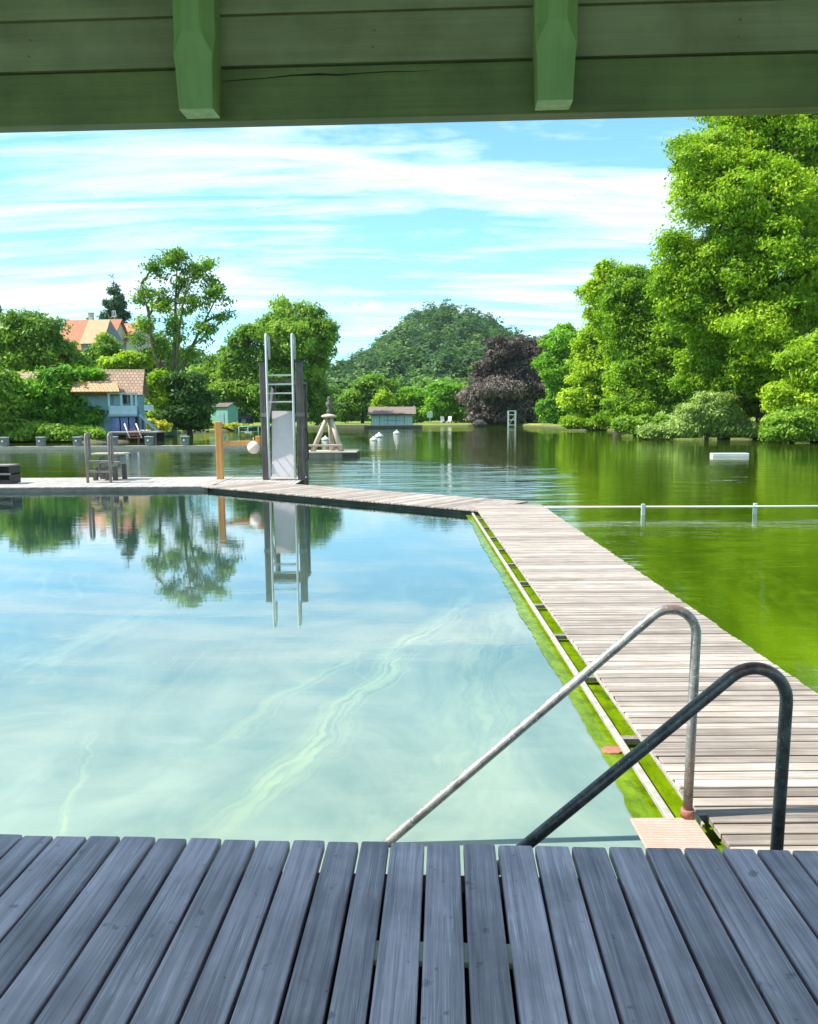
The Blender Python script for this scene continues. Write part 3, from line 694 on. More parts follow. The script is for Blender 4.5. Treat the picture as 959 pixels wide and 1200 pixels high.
# airy tall tree
tree('tall airy tree with thin crown and visible forked limbs beside the blue house', 203, 78,
     [(205, 305, 20, 14), (232, 318, 18, 16), (180, 318, 16, 14), (250, 345, 16, 18), (165, 345, 15, 16), (222, 350, 22, 18), (190, 352, 20, 18), (258, 372, 12, 12),
      (240, 385, 18, 14), (205, 385, 18, 18), (172, 380, 16, 14), (160, 398, 10, 9), (185, 412, 18, 14), (222, 415, 14, 12), (215, 330, 14, 12), (198, 440, 14, 14), (212, 300, 8, 10), (246, 328, 10, 8)],
     MG, 470, 20, 0.34, 0.7, 43, 0.55, twigs=6, subs=5, zb=0.5, shell=0.1, bark=M['bark_green'],
     forks=[[(203, 508, 4.5), (202, 470, 3.8), (203, 440, 3.2), (205, 400, 2.2), (206, 350, 1.3), (208, 305, .5)],
            [(202, 470, 3), (208, 440, 2.2, .5), (222, 405, 1.7, 1), (236, 375, 1.2, 1.2), (250, 345, .6, 1.5)],
            [(202, 465, 3), (190, 440, 2.2, -.4), (182, 405, 1.6, -1), (178, 370, 1.1, -1), (172, 335, .5, -1.5)],
            [(207, 440, 2), (212, 400, 1.5, -1), (220, 355, 1, -1.5), (232, 315, .5, -2)],
            [(222, 405, 1.2, 1), (242, 385, .9, 1.6), (262, 368, .4, 2)]])
tree('light green round tree just right of the blue house', 184, 72,
     [(184, 452, 14, 16), (190, 475, 14, 16), (178, 480, 10, 14)], YG, 480, PP, 0.36, 0.5, 44, 0.2, zb=0.5)
tree('dense dark shrub standing behind the moored boat', 222, 72,
     [(218, 462, 20, 26), (232, 478, 16, 22), (212, 488, 20, 16), (230, 494, 18, 10)], DG, 800, PP, 0.38, 0.6, 45, 0.25, zb=0.3, cat='shrub', name='shrub')
tree('bluish green loose tree filling the gap behind the dark shrub', 262, 112,
     [(262, 425, 24, 18), (250, 450, 24, 22), (285, 448, 26, 24), (240, 470, 22, 18)], MG, 700, PP, 0.5, 0.9, 46, 0.3, zb=0.5)
tree('olive green tree arching over the small green hut', 290, 106,
     [(292, 398, 20, 22), (278, 425, 22, 20), (300, 450, 26, 24), (272, 458, 26, 20), (312, 478, 20, 14)], MG, 950, PP, 0.46, 0.85, 47, 0.35, zb=0.4)
tree('broad tall drooping tree behind the diving tower', 340, 110,
     [(345, 370, 26, 22), (372, 385, 18, 22), (318, 385, 20, 20), (350, 400, 38, 26), (376, 425, 16, 28), (335, 435, 36, 28), (365, 462, 24, 28), (325, 470, 28, 24)], MG, 1900, PP, 0.46, 0.8, 48, 0.5, droop=0.5, zb=0.4)
tree('pale yellow-green bush beside the blue house steps', 180, 67,
     [(178, 498, 9, 8), (188, 501, 10, 6), (170, 496, 5, 6)], YB, 160, 22, 0.28, 0.3, 49, 0.05, cat='bush', name='bush', zb=0.3)
tree('low yellow bush on the bank in front of the small green hut', 258, 98,
     [(246, 499, 9, 5), (258, 500, 10, 4.5), (272, 500, 9, 4), (286, 500, 8, 3.5)], YB, 220, 20, 0.3, 0.3, 50, 0.05, cat='bush', name='bush', zb=0.3)
# trees at the foot of the hill
tree('light round tree left of the pale boathouse', 425, 135,
     [(440, 452, 17, 16), (415, 470, 20, 18), (440, 476, 18, 16), (402, 482, 14, 12)], MG, 800, PP, 0.5, 0.85, 51, 0.3)
tree('slim yellow-green tree touching the left side of the boathouse roof', 448, 131,
     [(450, 470, 13, 16), (446, 486, 14, 12)], YG, 330, PP, 0.45, 0.7, 52, 0.2)
tree('round bright green tree directly behind the boathouse', 484, 134,
     [(484, 465, 18, 14), (490, 482, 16, 14), (474, 482, 14, 12)], BG, 700, PP, 0.48, 0.8, 53, 0.3)
tree('upright bright green tree between the boathouse and the copper beech', 520, 133,
     [(520, 460, 15, 16), (516, 478, 18, 16), (528, 484, 14, 12)], BG, 700, PP, 0.48, 0.8, 54, 0.3)
tree('pale grey-green tree close against the left of the copper beech', 542, 138,
     [(540, 468, 13, 16), (545, 486, 14, 10)], WI, 330, PP, 0.48, 0.8, 55, 0.25)
tree('huge dark copper beech with purple-brown leaves down to the lawn', 592, 127,
     [(608, 414, 32, 26), (585, 434, 28, 26), (626, 435, 24, 28), (598, 455, 46, 30), (572, 475, 26, 24), (628, 475, 22, 26), (598, 484, 42, 16), (590, 410, 22, 16), (634, 408, 16, 16)],
     CU, 4200, PP, 0.34, 0.7, 56, 0.6, droop=0.5)
tree('fresh green tree between the copper beech and the yellow-green right bank', 652, 116,
     [(660, 398, 20, 22), (654, 430, 20, 26), (668, 440, 20, 30), (656, 475, 20, 26)], BG, 1300, PP, 0.46, 0.8, 57, 0.4)
# right bank
def rtree(*a, **k):
    k.setdefault('group', None); k.setdefault('subs', 17); k.setdefault('fr', (.16, .40)); k.setdefault('core', .78); return tree(*a, **k)
rtree('yellow-green tree leaning low over the water at the far end of the right bank', 700, 92,
      [(700, 395, 22, 28), (690, 430, 26, 32), (712, 445, 32, 34), (688, 470, 26, 26), (720, 478, 30, 24)], YG, 1700, PP, 0.42, 0.75, 61, 0.45)
rtree('yellow-green tree filling the gap between the leaning tree and the hollow tree', 725, 86,
      [(700, 350, 20, 26), (718, 330, 20, 22), (722, 380, 26, 30), (735, 420, 26, 32), (742, 465, 26, 26)], YG, 1500, PP, 0.38, 0.7, 71, 0.45)
rtree('mid green tree with a dark branchy hollow in the middle of the right bank', 752, 76,
      [(742, 335, 30, 26), (775, 345, 32, 34), (730, 375, 26, 34), (765, 395, 34, 36), (795, 380, 28, 40), (750, 440, 36, 36), (785, 455, 36, 36), (742, 480, 32, 22), (815, 420, 28, 40), (825, 470, 26, 30), (800, 330, 26, 30)],
      LG, 4400, PP, 0.30, 0.6, 62, 0.6, twigs=3, bark=M['bark'])
rtree('towering yellow-green ash tree filling the upper right of the picture', 900, 58,
      [(800, 300, 34, 40, 1), (806, 345, 34, 38, 0), (838, 185, 48, 44, 0), (815, 225, 40, 44, -1), (870, 240, 60, 54, -2), (930, 170, 62, 54, 1), (985, 250, 62, 62, 0), (905, 320, 62, 48, -2.5), (845, 305, 42, 38, -1),
       (960, 350, 50, 52, -2), (880, 385, 52, 42, -2), (1010, 350, 60, 70, 0), (890, 110, 60, 50, 2), (980, 90, 70, 60, 2), (925, 420, 46, 38, -2), (868, 330, 40, 34, 3), (890, 350, 44, 36, 2)],
      YG, 8500, 30, 0.26, 0.62, 63, 0.75, twigs=3, droop=0.2)
rtree('lower yellow-green tree hanging out over the water on the right', 850, 60,
      [(838, 395, 40, 32, -1), (822, 430, 32, 32, 0), (868, 440, 42, 36, -2), (905, 462, 40, 32, -1), (850, 475, 36, 26, 0)], YG, 3400, 30, 0.25, 0.52, 64, 0.4, twigs=3)
rtree('green tree at the right edge behind the waterside shrubs', 960, 52,
      [(950, 430, 34, 34), (985, 440, 40, 50), (935, 470, 34, 28), (965, 490, 36, 24), (1000, 500, 34, 22)], YG, 2800, 28, 0.25, 0.52, 65, 0.4)
rtree('greyish green willow shrub dipping into the lake behind the floating board', 830, 57,
      [(785, 503, 18, 12), (812, 490, 24, 20), (765, 504, 14, 9), (835, 478, 26, 22), (900, 508, 20, 12), (852, 500, 28, 15), (800, 505, 20, 10), (875, 505, 22, 13)], WI, 1300, 28, 0.30, 0.5, 66, 0.15, cat='shrub', name='shrub', droop=0.4, zb=0.1, aspect=0.3)
rtree('broad leaved shrub overhanging the water at the right edge', 930, 50,
      [(915, 500, 24, 16), (945, 503, 26, 15), (975, 505, 26, 16), (930, 490, 20, 14)], MG, 1300, 28, 0.26, 0.45, 67, 0.15, cat='shrub', name='shrub', droop=0.3, zb=0.1)
tree('low green bushes hanging into the water along the left bank', 60, 60,
     [(-10, 506, 22, 13), (15, 508, 22, 12), (42, 508, 20, 12), (68, 508, 20, 12), (92, 509, 18, 11), (112, 510, 12, 9)], MG, 900, 26, 0.3, 0.45, 70, 0.12, cat='bush', name='bush', droop=0.3, zb=0.1)
rtree('light green shrub on the waterline below the hollow tree', 770, 67,
      [(752, 497, 20, 10), (775, 500, 20, 11), (735, 496, 16, 9)], MG, 600, 26, 0.30, 0.45, 68, 0.12, cat='shrub', name='shrub', droop=0.3, zb=0.1)
rtree('yellowish shrub on the waterline at the far end of the right bank', 690, 90,
      [(675, 494, 16, 9), (700, 496, 20, 9), (720, 496, 14, 9)], YG, 520, 24, 0.36, 0.5, 69, 0.12, cat='shrub', name='shrub', droop=0.3, zb=0.1)

# ------------------------------------------------------------------ bathhouse porch (foreground)
YAW = R(-2.65)
porch = empty('bathhouse_porch', (0, 1.95, 0.85), YAW, 'green painted timber lintel, lapped boards and roof of the bathhouse porch framing the view', 'porch')
PI = Matrix.Translation((0, 1.95, 0.85)) @ Matrix.Rotation(YAW, 4, 'Z'); PINV = PI.inverted()
# local frame: x along the deck edge, y outwards, z up from the deck top
bm = MB(5); bm.box((0, 0.48, 2.0965), (11, 0.06, 0.147), tone=.5, bev=0.004); bm.build('lintel_beam', M['green_beam'], porch)
lb = MB(6)
for i in range(2):   # lapped boards above the beam, each leaning out at its foot
    z0 = 2.172 + i * 0.142
    vs = []
    for x in (-5.5, 5.5):
        vs += [(x, 0.440, z0), (x, 0.462, z0), (x, 0.476, z0 + .150), (x, 0.454, z0 + .150)]
    lb.add(vs, [(0, 1, 2, 3), (7, 6, 5, 4), (0, 4, 5, 1), (1, 5, 6, 2), (2, 6, 7, 3), (3, 7, 4, 0)])
lb.build('lapped_boards', M['green_boards'], porch)
for xx in (-1.15, -0.12, 0.93, 1.30):
    for zz_ in (2.215, 2.262):
        nh = MB(7); nh.lathe((0, 0, 0), [(.0035, 0), (.0035, .002), (.001, .003)], 10, .5); no = nh.build('nail', M['rust'], porch)
        no.location = (xx + (zz_ - 2.2) * .1, .4405 + (zz_ - 2.172) * .093, zz_); no.rotation_euler = (R(90), 0, 0)
ck = MB(7)   # long split in the beam
pts = [(-0.57, 2.133), (-0.50, 2.137), (-0.44, 2.139), (-0.36, 2.145), (-0.28, 2.146), (-0.22, 2.143), (-0.15, 2.146), (-0.08, 2.148), (0.0, 2.147), (0.08, 2.150)]
wd = [.0008, .0014, .0012, .002, .0032, .0022, .0012, .0014, .0008, .0003]
vs = []
for (x, z), q in zip(pts, wd): vs += [(x, .4492, z - q), (x, .4492, z + q)]
ck.add(vs, [(2 * i, 2 * i + 2, 2 * i + 3, 2 * i + 1) for i in range(len(pts) - 1)], .5); ck.build('split', M['crack'], porch)
for xc in (-0.628, 0.405, -1.66, 1.44):
    b = MB(8); hw = 0.054; y0 = 0.437; d = 0.075
    def ring(z, hw, dep, ch):
        yb = 0.452; yf = yb - dep
        return [(xc - hw, yb, z), (xc - hw, yf + ch, z), (xc - hw + ch, yf, z), (xc + hw - ch, yf, z), (xc + hw, yf + ch, z), (xc + hw, yb, z)]
    secs = [(2.030, .050, .078, .002), (2.150, .054, .084, .002), (2.178, .058, .088, .004), (2.235, .060, .098, .034), (2.9, .060, .110, .034)]
    vs = []
    for s_ in secs: vs += ring(*s_)
    fs = []
    for i in range(len(secs) - 1):
        for k in range(6):
            fs.append((i * 6 + k, i * 6 + (k + 1) % 6, (i + 1) * 6 + (k + 1) % 6, (i + 1) * 6 + k))
    fs.append(tuple(len(vs) - 6 + k for k in range(6)))
    b.add(vs, fs, .5); po = b.build('bracket', M['green_post'], porch)
    e = MB(9); r0 = ring(2.0299, .050, .078, .002); e.add(r0, [(0, 1, 2, 3, 4, 5)], .5); e.build('bounce_pale_face', M['post_end'], po)  # bottom face of the bracket, bounce light painted into its colour
rf = MB(10)   # roof slab behind the boards, rising inwards, with a small eave
a0, z0, a1, z1 = 0.49, 2.46, -5.0, 4.0
for th_, (ya, za, yb, zb) in ((0.12, (a0, z0, a1, z1)),):
    vs = []
    for x in (-6, 6): vs += [(x, ya, za), (x, yb, zb), (x, yb, zb + th_), (x, ya, za + th_)]
    rf.add(vs, [(0, 1, 2, 3), (7, 6, 5, 4), (0, 4, 5, 1), (1, 5, 6, 2), (2, 6, 7, 3), (3, 7, 4, 0)], .5)
rf.build('roof', M['green_boards'], porch)
# corner posts far left and right of the view carry the beam
for x in (-3.6, 3.9):
    c = MB(11); c.box((x, .50, .58), (.12, .12, 2.83), tone=.5, bev=.01); c.build('corner_post', M['green_post'], porch)

# deck with single boards
deck = empty('deck', (0, 1.95, 0.85), YAW, 'dark blue-grey weathered board deck in the foreground', 'deck')
db = MB(12); gx = []
meas = [57, 97, 137, 180, 218, 259, 300, 341, 382, 422, 457, 499, 541, 582, 625, 667, 710, 752, 797, 840, 880, 920]
xs = []
for gpx in meas:
    p = PINV @ G(gpx, 987, .85); xs.append(p.x)
while xs[0] > -2.3: xs.insert(0, xs[0] - 0.0905)
while xs[-1] < 2.6: xs.append(xs[-1] + 0.0935)
rg = random.Random(3)
for a, c in zip(xs[:-1], xs[1:]):
    gap = rg.uniform(.0065, .0100); wdt = c - a - gap; ye = rg.uniform(-.004, .004)
    yb0 = -4.0
    # rounded top edges: profile polygon extruded along y
    hw = wdt / 2; xm = (a + c) / 2; dz = rg.uniform(-.0008, .0008); t = .028; rr = .0055
    prof = [(-hw, -t), (-hw, -rr), (-hw + rr * .3, -rr * .3), (-hw + rr, 0), (hw - rr, 0), (hw - rr * .3, -rr * .3), (hw, -rr), (hw, -t)]
    secs = [(yb0, 1, 0), (ye - .006, 1, 0), (ye - .0015, .985, -.0022), (ye, .95, -.006)]
    vs = []; m_ = len(prof)
    for yy, s_, dzz in secs: vs += [(xm + px_ * s_, yy, pz + dz + (dzz if pz > -t else 0)) for px_, pz in prof]
    fs = []
    for i in range(len(secs) - 1):
        for k in range(m_): fs.append((i * m_ + k, (i + 1) * m_ + k, (i + 1) * m_ + (k + 1) % m_, i * m_ + (k + 1) % m_))
    fs.append(tuple(range(m_))); fs.append(tuple((len(secs) - 1) * m_ + k for k in range(m_))[::-1])
    db.add(vs, fs)
db.build('boards', M['deck'], deck)
j = MB(13); j.box((.09, -.415, -.015), (.44, .06, .014), tone=.5); j.build('gap_light_strip', M['gap_light'], deck)  # added pale strip, stands for light coming through the board gaps
j = MB(13); j.box((0, -2.1, -.20), (4.6, 4.0, .04), tone=.5); j.build('gap_shade_sheet', M['black'], deck)  # added black sheet, paints the shade seen between the boards
for yy in (-0.14, -1.0, -1.9, -3.2):
    j = MB(13); j.box((0, yy, -.098), (4.4, .07, .14), tone=.5); j.build('joist', M['dark_wood'], deck)
for xx in (-2.0, -0.7, 0.7, 2.0):
    j = MB(14); j.box((xx, -.16, -.82), (.10, .04, 1.3), tone=.5); j.build('post', M['dark_wood'], deck)
nl = MB(15)   # nail heads
for (px_, py_) in ((602, 1003), (898, 1053), (842, 1020), (383, 1162), (300, 1048), (263, 1146), (148, 1086), (510, 1020), (560, 1130), (720, 1100)):
    p = PINV @ G(px_, py_, .85); nl = MB(15); nl.lathe((p.x, p.y, .0005), [(.0016, 0), (.0016, .0006)], 8, .5)
    nl.build('nail', M['crack'], deck)

# ------------------------------------------------------------------ boardwalks
def boardwalk(name, loc, rz, length, width, pitch, label, seed, mat, side=True, posts=True, zoff=0.0, sdn=.135, skirt=False):
    """local: x across, y along; boards run across"""
    root = empty(name, (loc[0], loc[1], 0), rz, label, 'boardwalk')
    b = MB(seed); rg = random.Random(seed); y = 0
    while y < length:
        wy = pitch - rg.uniform(.009, .016); th = .028
        b.box((width / 2 + rg.uniform(-.008, .008), y + wy / 2, .35 - th / 2 + zoff + rg.uniform(-.0015, .0015)), (width, wy, th), R(rg.uniform(-.12, .12)), bev=.003)
        y += pitch
    b.build('boards', mat, root)
    if side:
        for xx in (.20, width - .20):
            s = MB(seed + 1); s.box((xx, length / 2, (.315 + sdn) / 2 + zoff), (.08, length - .06, .315 - sdn), tone=.5); s.build('bearer', M['side_wood'], root)
    if skirt:
        s = MB(seed + 5); s.box((.235, length / 2, .06), (.05, length - .1, .26), tone=.5); s.build('algae_skirt', M['skirt'], root)
    if posts:
        y = .5
        while y < length - .2:
            for xx in (.32, width - .36):
                s = MB(seed + 2); s.box((xx, y, -.35), (.12, .12, 1.0), tone=.4); s.build('post', M['dark_wood'], root)
            y += 2.4
    return root
boardwalk('boardwalk', (1.19, 2.985), 0, 10.9, 1.215, .0795, 'long silver-grey boardwalk running away from the steps along the right of the pool', 71, M['walk'])
boardwalk('boardwalk', (1.215, 1.2), 0, 1.755, 1.23, .082, 'short near section of boardwalk beside the metal tread plate', 72, M['walk'], posts=False, zoff=.004)
ang = math.atan2(4.76, -6.02) - math.pi / 2   # local +y along the diagonal
# local x axis must point to the lake side
boardwalk('boardwalk', (1.20, 13.12), ang, 7.75, 1.70, .095, 'diagonal boardwalk crossing from the long walkway to the diving tower platform', 73, M['walk'], zoff=-.006, sdn=.19, skirt=True)
root = boardwalk('boardwalk', (-2.75, 18.55), math.pi / 2, 2.1, 2.13, .12, 'small platform under the diving tower', 74, M['dock'], posts=True, zoff=-.012)
root = boardwalk('boardwalk', (-4.70, 17.9), math.pi / 2, 20, 2.78, .12, 'wide pale grey jetty along the back of the pool on the left', 75, M['dock'], posts=True, zoff=0)
# front fascia of the jetty
fa = MB(76); fa.box((1e-3 - .012, 10, .255), (.03, 20.0, .115), tone=.5)
sk = MB(77); sk.box((.03, 10, .06), (.03, 19.8, .27), tone=.5); sk.build('algae_skirt', M['skirt'], root); fa.build('fascia', M['side_wood'], root)

# pool rim: pale square tube on brackets along the walkway
rim = empty('pool_rim_rail', (1.105, 2.98, .28), 0, 'pale metal rim rail running low beside the boardwalk above the green algae ledge', 'rail')
r_ = MB(80); r_.box((0, 5.1, 0), (.034, 10.3, .028), tone=.5, bev=.004); r_.build('rail', M['rim'], rim)
for i in range(11):
    y = .92 + i * .95 - .02
    q = MB(81 + i); q.box((.062, y, .0), (.094, .045, .03), tone=.3); q.build('bracket', M['grey_wood'], rim)
r_ = MB(82); r_.box((.083, 5.1, .052), (.010, 10.3, .016), tone=.5); r_.build('edge_strip', M['rim'], rim)
# rusty anchor plate lying on the algae ledge
rp = MB(84); c = G(717, 877, .26)
prof = [(-.045, -.03), (-.02, -.042), (.03, -.040), (.052, -.02), (.050, .035), (.02, .044), (-.03, .040), (-.05, .02)]
rp.add([(x + c.x, y + c.y, WZ + .007) for x, y in prof] + [(x * .96 + c.x, y * .96 + c.y, WZ + .013) for x, y in prof],
       [tuple(range(8))[::-1], tuple(range(8, 16))] + [(k, (k + 1) % 8, 8 + (k + 1) % 8, 8 + k) for k in range(8)], .5)
tag(rp.build('rusty_plate', M['rust']), 'small square of reddish rusty metal at the algae ledge below the handrail', 'plate')
# tread plate at the top of the steps
tp = MB(85); tp.box((1.03, 2.50, .345), (.262, .93, .012), tone=.5, bev=.002)
tag(tp.build('tread_plate', M['plate']), 'pinkish brown ribbed metal plate between deck and boardwalk', 'metal plate')

# ------------------------------------------------------------------ handrails
def arc_path(base, top, slope_end, rad, n=10):
    """vertical post, rounded bend, straight slope down to slope_end (all in the x-z plane of the rail)"""
    b, t, e = Vector(base), Vector(top), Vector(slope_end)
    d1 = (t - b).normalized(); d2 = (e - t).normalized()
    th = math.acos(max(-1, min(1, d1.dot(d2)))); tl = rad * math.tan(th / 2)
    p1 = t - d1 * tl; p2 = t + d2 * tl
    nrm = (d2 - d1 * d2.dot(d1)).normalized(); c = p1 + nrm * rad
    pts = [b, b.lerp(p1, .5), p1]
    for i in range(1, n):
        a = th * i / n; pts.append(c - nrm * rad * math.cos(a) + d1 * rad * math.sin(a))
    pts += [p2, p2.lerp(e, .33), p2.lerp(e, .66), e]
    return pts
def handrail(Yb, zb, tp_, e_, label, mat, seed, base=None):
    root = empty('handrail', (base[0], Yb, zb), 0, label, 'handrail')
    inv = Matrix.Translation((base[0], Yb, zb)).inverted()
    pts = [inv @ q for q in arc_path(Vector((base[0], Yb, zb)), Vector(tp_), Vector(e_), .105, 14)]
    m = MB(seed); m.tube(pts, .0190, 20, .5); m.build('tube', mat, root)
    f = MB(seed + 1); f.lathe((0, 0, 0), [(.027, 0), (.027, .030), (.024, .034)], 18, .5); f.build('foot', M['rust'], root)
handrail(2.97, .352, (1.150, 2.99, 1.352), (-.55, 2.95, -.15), 'sunlit pale galvanised handrail, the farther one of the pair beside the deck', M['galv'], 90, (1.136,))
handrail(2.25, .352, (1.150, 2.25, 1.355), (-.505, 2.22, -.08), 'handrail with shade in its colour and a rusty bend, the nearer one of the pair', M['shade_rail'], 92, (1.143,))

# ------------------------------------------------------------------ lake rail (low pipe fence in the water right of the boardwalk)
lr = empty('water_barrier', (4.6, 15.0, 0), 0, 'thin white pipe barrier on posts just above the lake right of the boardwalk', 'barrier')
q = MB(95); q.tube([(-2.1, .05, .155), (0, 0, .155), (2.2, -.06, .155), (6.5, -.1, .155)], .022, 8, .5); q.build('pipe', M['white'], lr)
for x in (0, 2.2, 4.6): q = MB(96); q.box((x, -.035, -.18), (.07, .05, .80), tone=.5, bev=.005); q.build('post', M['steel'], lr)

# ------------------------------------------------------------------ diving tower
TY = 19.6; k = TY / FPX
def tx(px): return P(px, 500, TY).x
def tz(py, px=331): return P(px, py, TY).z
DX = tx(330); tw = empty('diving_tower', (DX, TY, .35), 0, 'slim diving tower with pale ladder rails, white board and two dark posts', 'diving tower')
def lx(px): return tx(px) - DX
def lz(py): return tz(py) - .35
for px in (309.5, 351.5):
    b = MB(100); b.box((lx(px), .12, (lz(424)) / 2), (.175, .16, lz(424)), tone=.4, bev=.01); pp = b.build('post', M['dark_wood'], tw)
    b = MB(101); b.box((lx(px), .12, lz(424) + .02), (.19, .175, .04), tone=.4); b.build('post_cap', M['black'], pp)
    b = MB(102); b.box((lx(px), .12, lz(486)), (.20, .185, .10), tone=.4); b.build('clamp', M['grey_wood'], pp)
for px, s in ((315.5, 1), (345.5, -1)):
    b = MB(103); x = lx(px)
    b.tube([(x, -.11, .05), (x, -.12, lz(500)), (x, -.12, lz(394)), (x, -.10, lz(392.3)), (x + s * .0, .05, lz(392.3)), (x, .30, lz(395)), (x, .32, lz(420))], .030, 10, .5)
    for py in (545, 530, 515, 500, 487): b.tube([(x, -.11, lz(py)), (x, .10, lz(py))], .014, 6, .5)
    b.build('ladder_rail', M['steel'], tw)
for py in (440, 450.5, 461, 471):
    b = MB(104); b.box(((lx(315) + lx(346)) / 2, -.08 + .0, lz(py)), (lx(346) - lx(315), .11, .035), tone=.5, bev=.004); b.build('rung', M['steel'], tw)
b = MB(105); h0, h1 = .07, lz(481)
b.box((lx(330.8), .13, (h0 + h1) / 2), (lx(345) - lx(316.5) - .03, .022, h1 - h0), Matrix.Rotation(R(-9), 4, 'X'), tone=.6); b.build('board', M['panel'], tw)
b = MB(106); b.box((lx(330.5), .75, lz(447)), (.98, 1.25, .06), tone=.4); b.build('platform', M['dark_wood'], tw)
for s in (-1, 1): b = MB(107); b.bar((lx(330.5) + s * .42, 1.3, lz(449)), (lx(330.5) + s * .42, .2, lz(505)), .07, tone=.4); b.build('brace', M['dark_wood'], tw)
for s in (-1, 1): b = MB(107); b.box((lx(330.5) + s * .42, 1.28, (lz(449)) / 2 - .4), (.12, .12, lz(449) + .8), tone=.4); b.build('rear_post', M['dark_wood'], tw)
# dark wall brace at right of the tower, curved metal pipe
b = MB(108); b.tube([(lx(357), .10, lz(540)), (lx(360), .10, lz(538)), (lx(360), .10, lz(506)), (lx(357), .10, lz(503))], .018, 8, .5); b.build('grab_pipe', M['black'], tw)

# ------------------------------------------------------------------ orange wooden frame with hanging ball
FY = 19.9
fx = lambda px: P(px, 520, FY).x
fz = lambda py: P(280, py, FY).z
fr = empty('timber_post', (fx(257), FY, .35), 0, 'orange timber post with a crossbar reaching to the diving tower', 'post')
b = MB(110); b.box((0, 0, (fz(494) - .35) / 2), (.16, .14, fz(494) - .35), tone=.5, bev=.008); b.build('post', M['orange_wood'], fr)
b = MB(111); b.box(((fx(305) - fx(257)) / 2 + .04, -.0, fz(519.5) - .35), (fx(305) - fx(257) - .09, .11, .13), tone=.5, bev=.006); b.build('crossbar', M['orange_wood'], fr)
b = MB(112); b.box((fx(303) - fx(257), 0, fz(517) - .35), (.13, .13, .26), tone=.5, bev=.006); b.build('end_block', M['orange_wood'], fr)
bl = MB(113); c = P(297.5, 524.5, FY - .18)
prof = [(.012, .24)] + [(.16 * math.sin(t), -.16 * math.cos(t)) for t in [math.pi * i / 12 for i in range(12, 0, -1)]]
prof = [(.16 * math.sin(math.pi * i / 12) + .002, -.16 * math.cos(math.pi * i / 12)) for i in range(13)] + [(.010, .165), (.010, .26)]
bl.lathe(c, prof, 18, .5); tag(bl.build('float_ball', paint('pinkish_white_plastic', (.82, .68, .60), .45, .1)), 'pinkish white ball float hanging from the orange crossbar', 'ball')

# ------------------------------------------------------------------ jetty furniture at the left
ly = 19.0
lax = lambda px: P(px, 530, ly).x
laz = lambda py: P(115, py, ly).z
ld = empty('pool_ladder', (lax(115), ly, .35), 0, 'weathered metal pool ladder with two upright rails on the left jetty', 'ladder')
for px in (101, 128):
    b = MB(120); x = lax(px) - lax(115); b.tube([(x, 0, 0), (x, 0, laz(512) - .35), (x, .03, laz(509) - .35), (x, .16, laz(508) - .35), (x, .20, laz(512) - .35), (x, .20, laz(545) - .35)], .034, 10, .5); b.build('rail', M['grey_wood'], ld)
for py in (541, 553):
    b = MB(121); b.box((0, .08, laz(py) - .35), (lax(128) - lax(101), .18, .045), tone=.5, bev=.004); b.build('rung', M['grey_wood'], ld)
tby = 20.0
tb = empty('picnic_table', (P(125, 530, tby).x, tby, .35), 0, 'small grey wooden table with bench behind the pool ladder', 'table')
tX = P(125, 530, tby).x; tk = tby / FPX
b = MB(122)
for i in range(3): b.box(((131 - 125) * tk * .7, -.16 + .16 * i, P(125, 531.5, tby).z - .35), (.88, .145, .035), bev=.003)
b.build('table_top', M['pale_wood'], tb)
b = MB(123); b.box((.14, -.34, P(125, 541, tby).z - .35), (.62, .2, .045), tone=.5); b.build('bench_seat', M['grey_wood'], tb)
for x, yy, h in ((-.22, -.25, .34), (.12, -.32, .36), (.30, -.28, .36), (.40, .1, .40), (-.2, .15, .55)):
    b = MB(124); b.box((x, yy, h / 2), (.10, .10, h), tone=.3); b.build('leg', M['dark_wood'], tb)
for s in (-.12, .3): b = MB(124); b.bar((s, .02, .3), (s, .02, .6), .06, tone=.3); b.build('strut', M['grey_wood'], tb)
bx = empty('bench_box', (P(5, 548, 19.0).x, 19.0, .35), 0, 'black slatted box bench at the left edge of the jetty', 'bench')
b = MB(125); b.box((-.2, .22, .22), (.92, .03, .42), tone=.4); b.box((.25, 0, .22), (.04, .47, .42), tone=.4); b.box((-.64, 0, .22), (.04, .47, .42), tone=.4); b.box((-.2, -.19, .05), (.86, .03, .09), tone=.4); b.build('frame', M['black'], bx)
for z in (.455, .245): b = MB(126); b.box((-.2, -.02, z), (.94, .46, .035), tone=.5, bev=.003); b.build('slat', M['grey_wood'], bx)

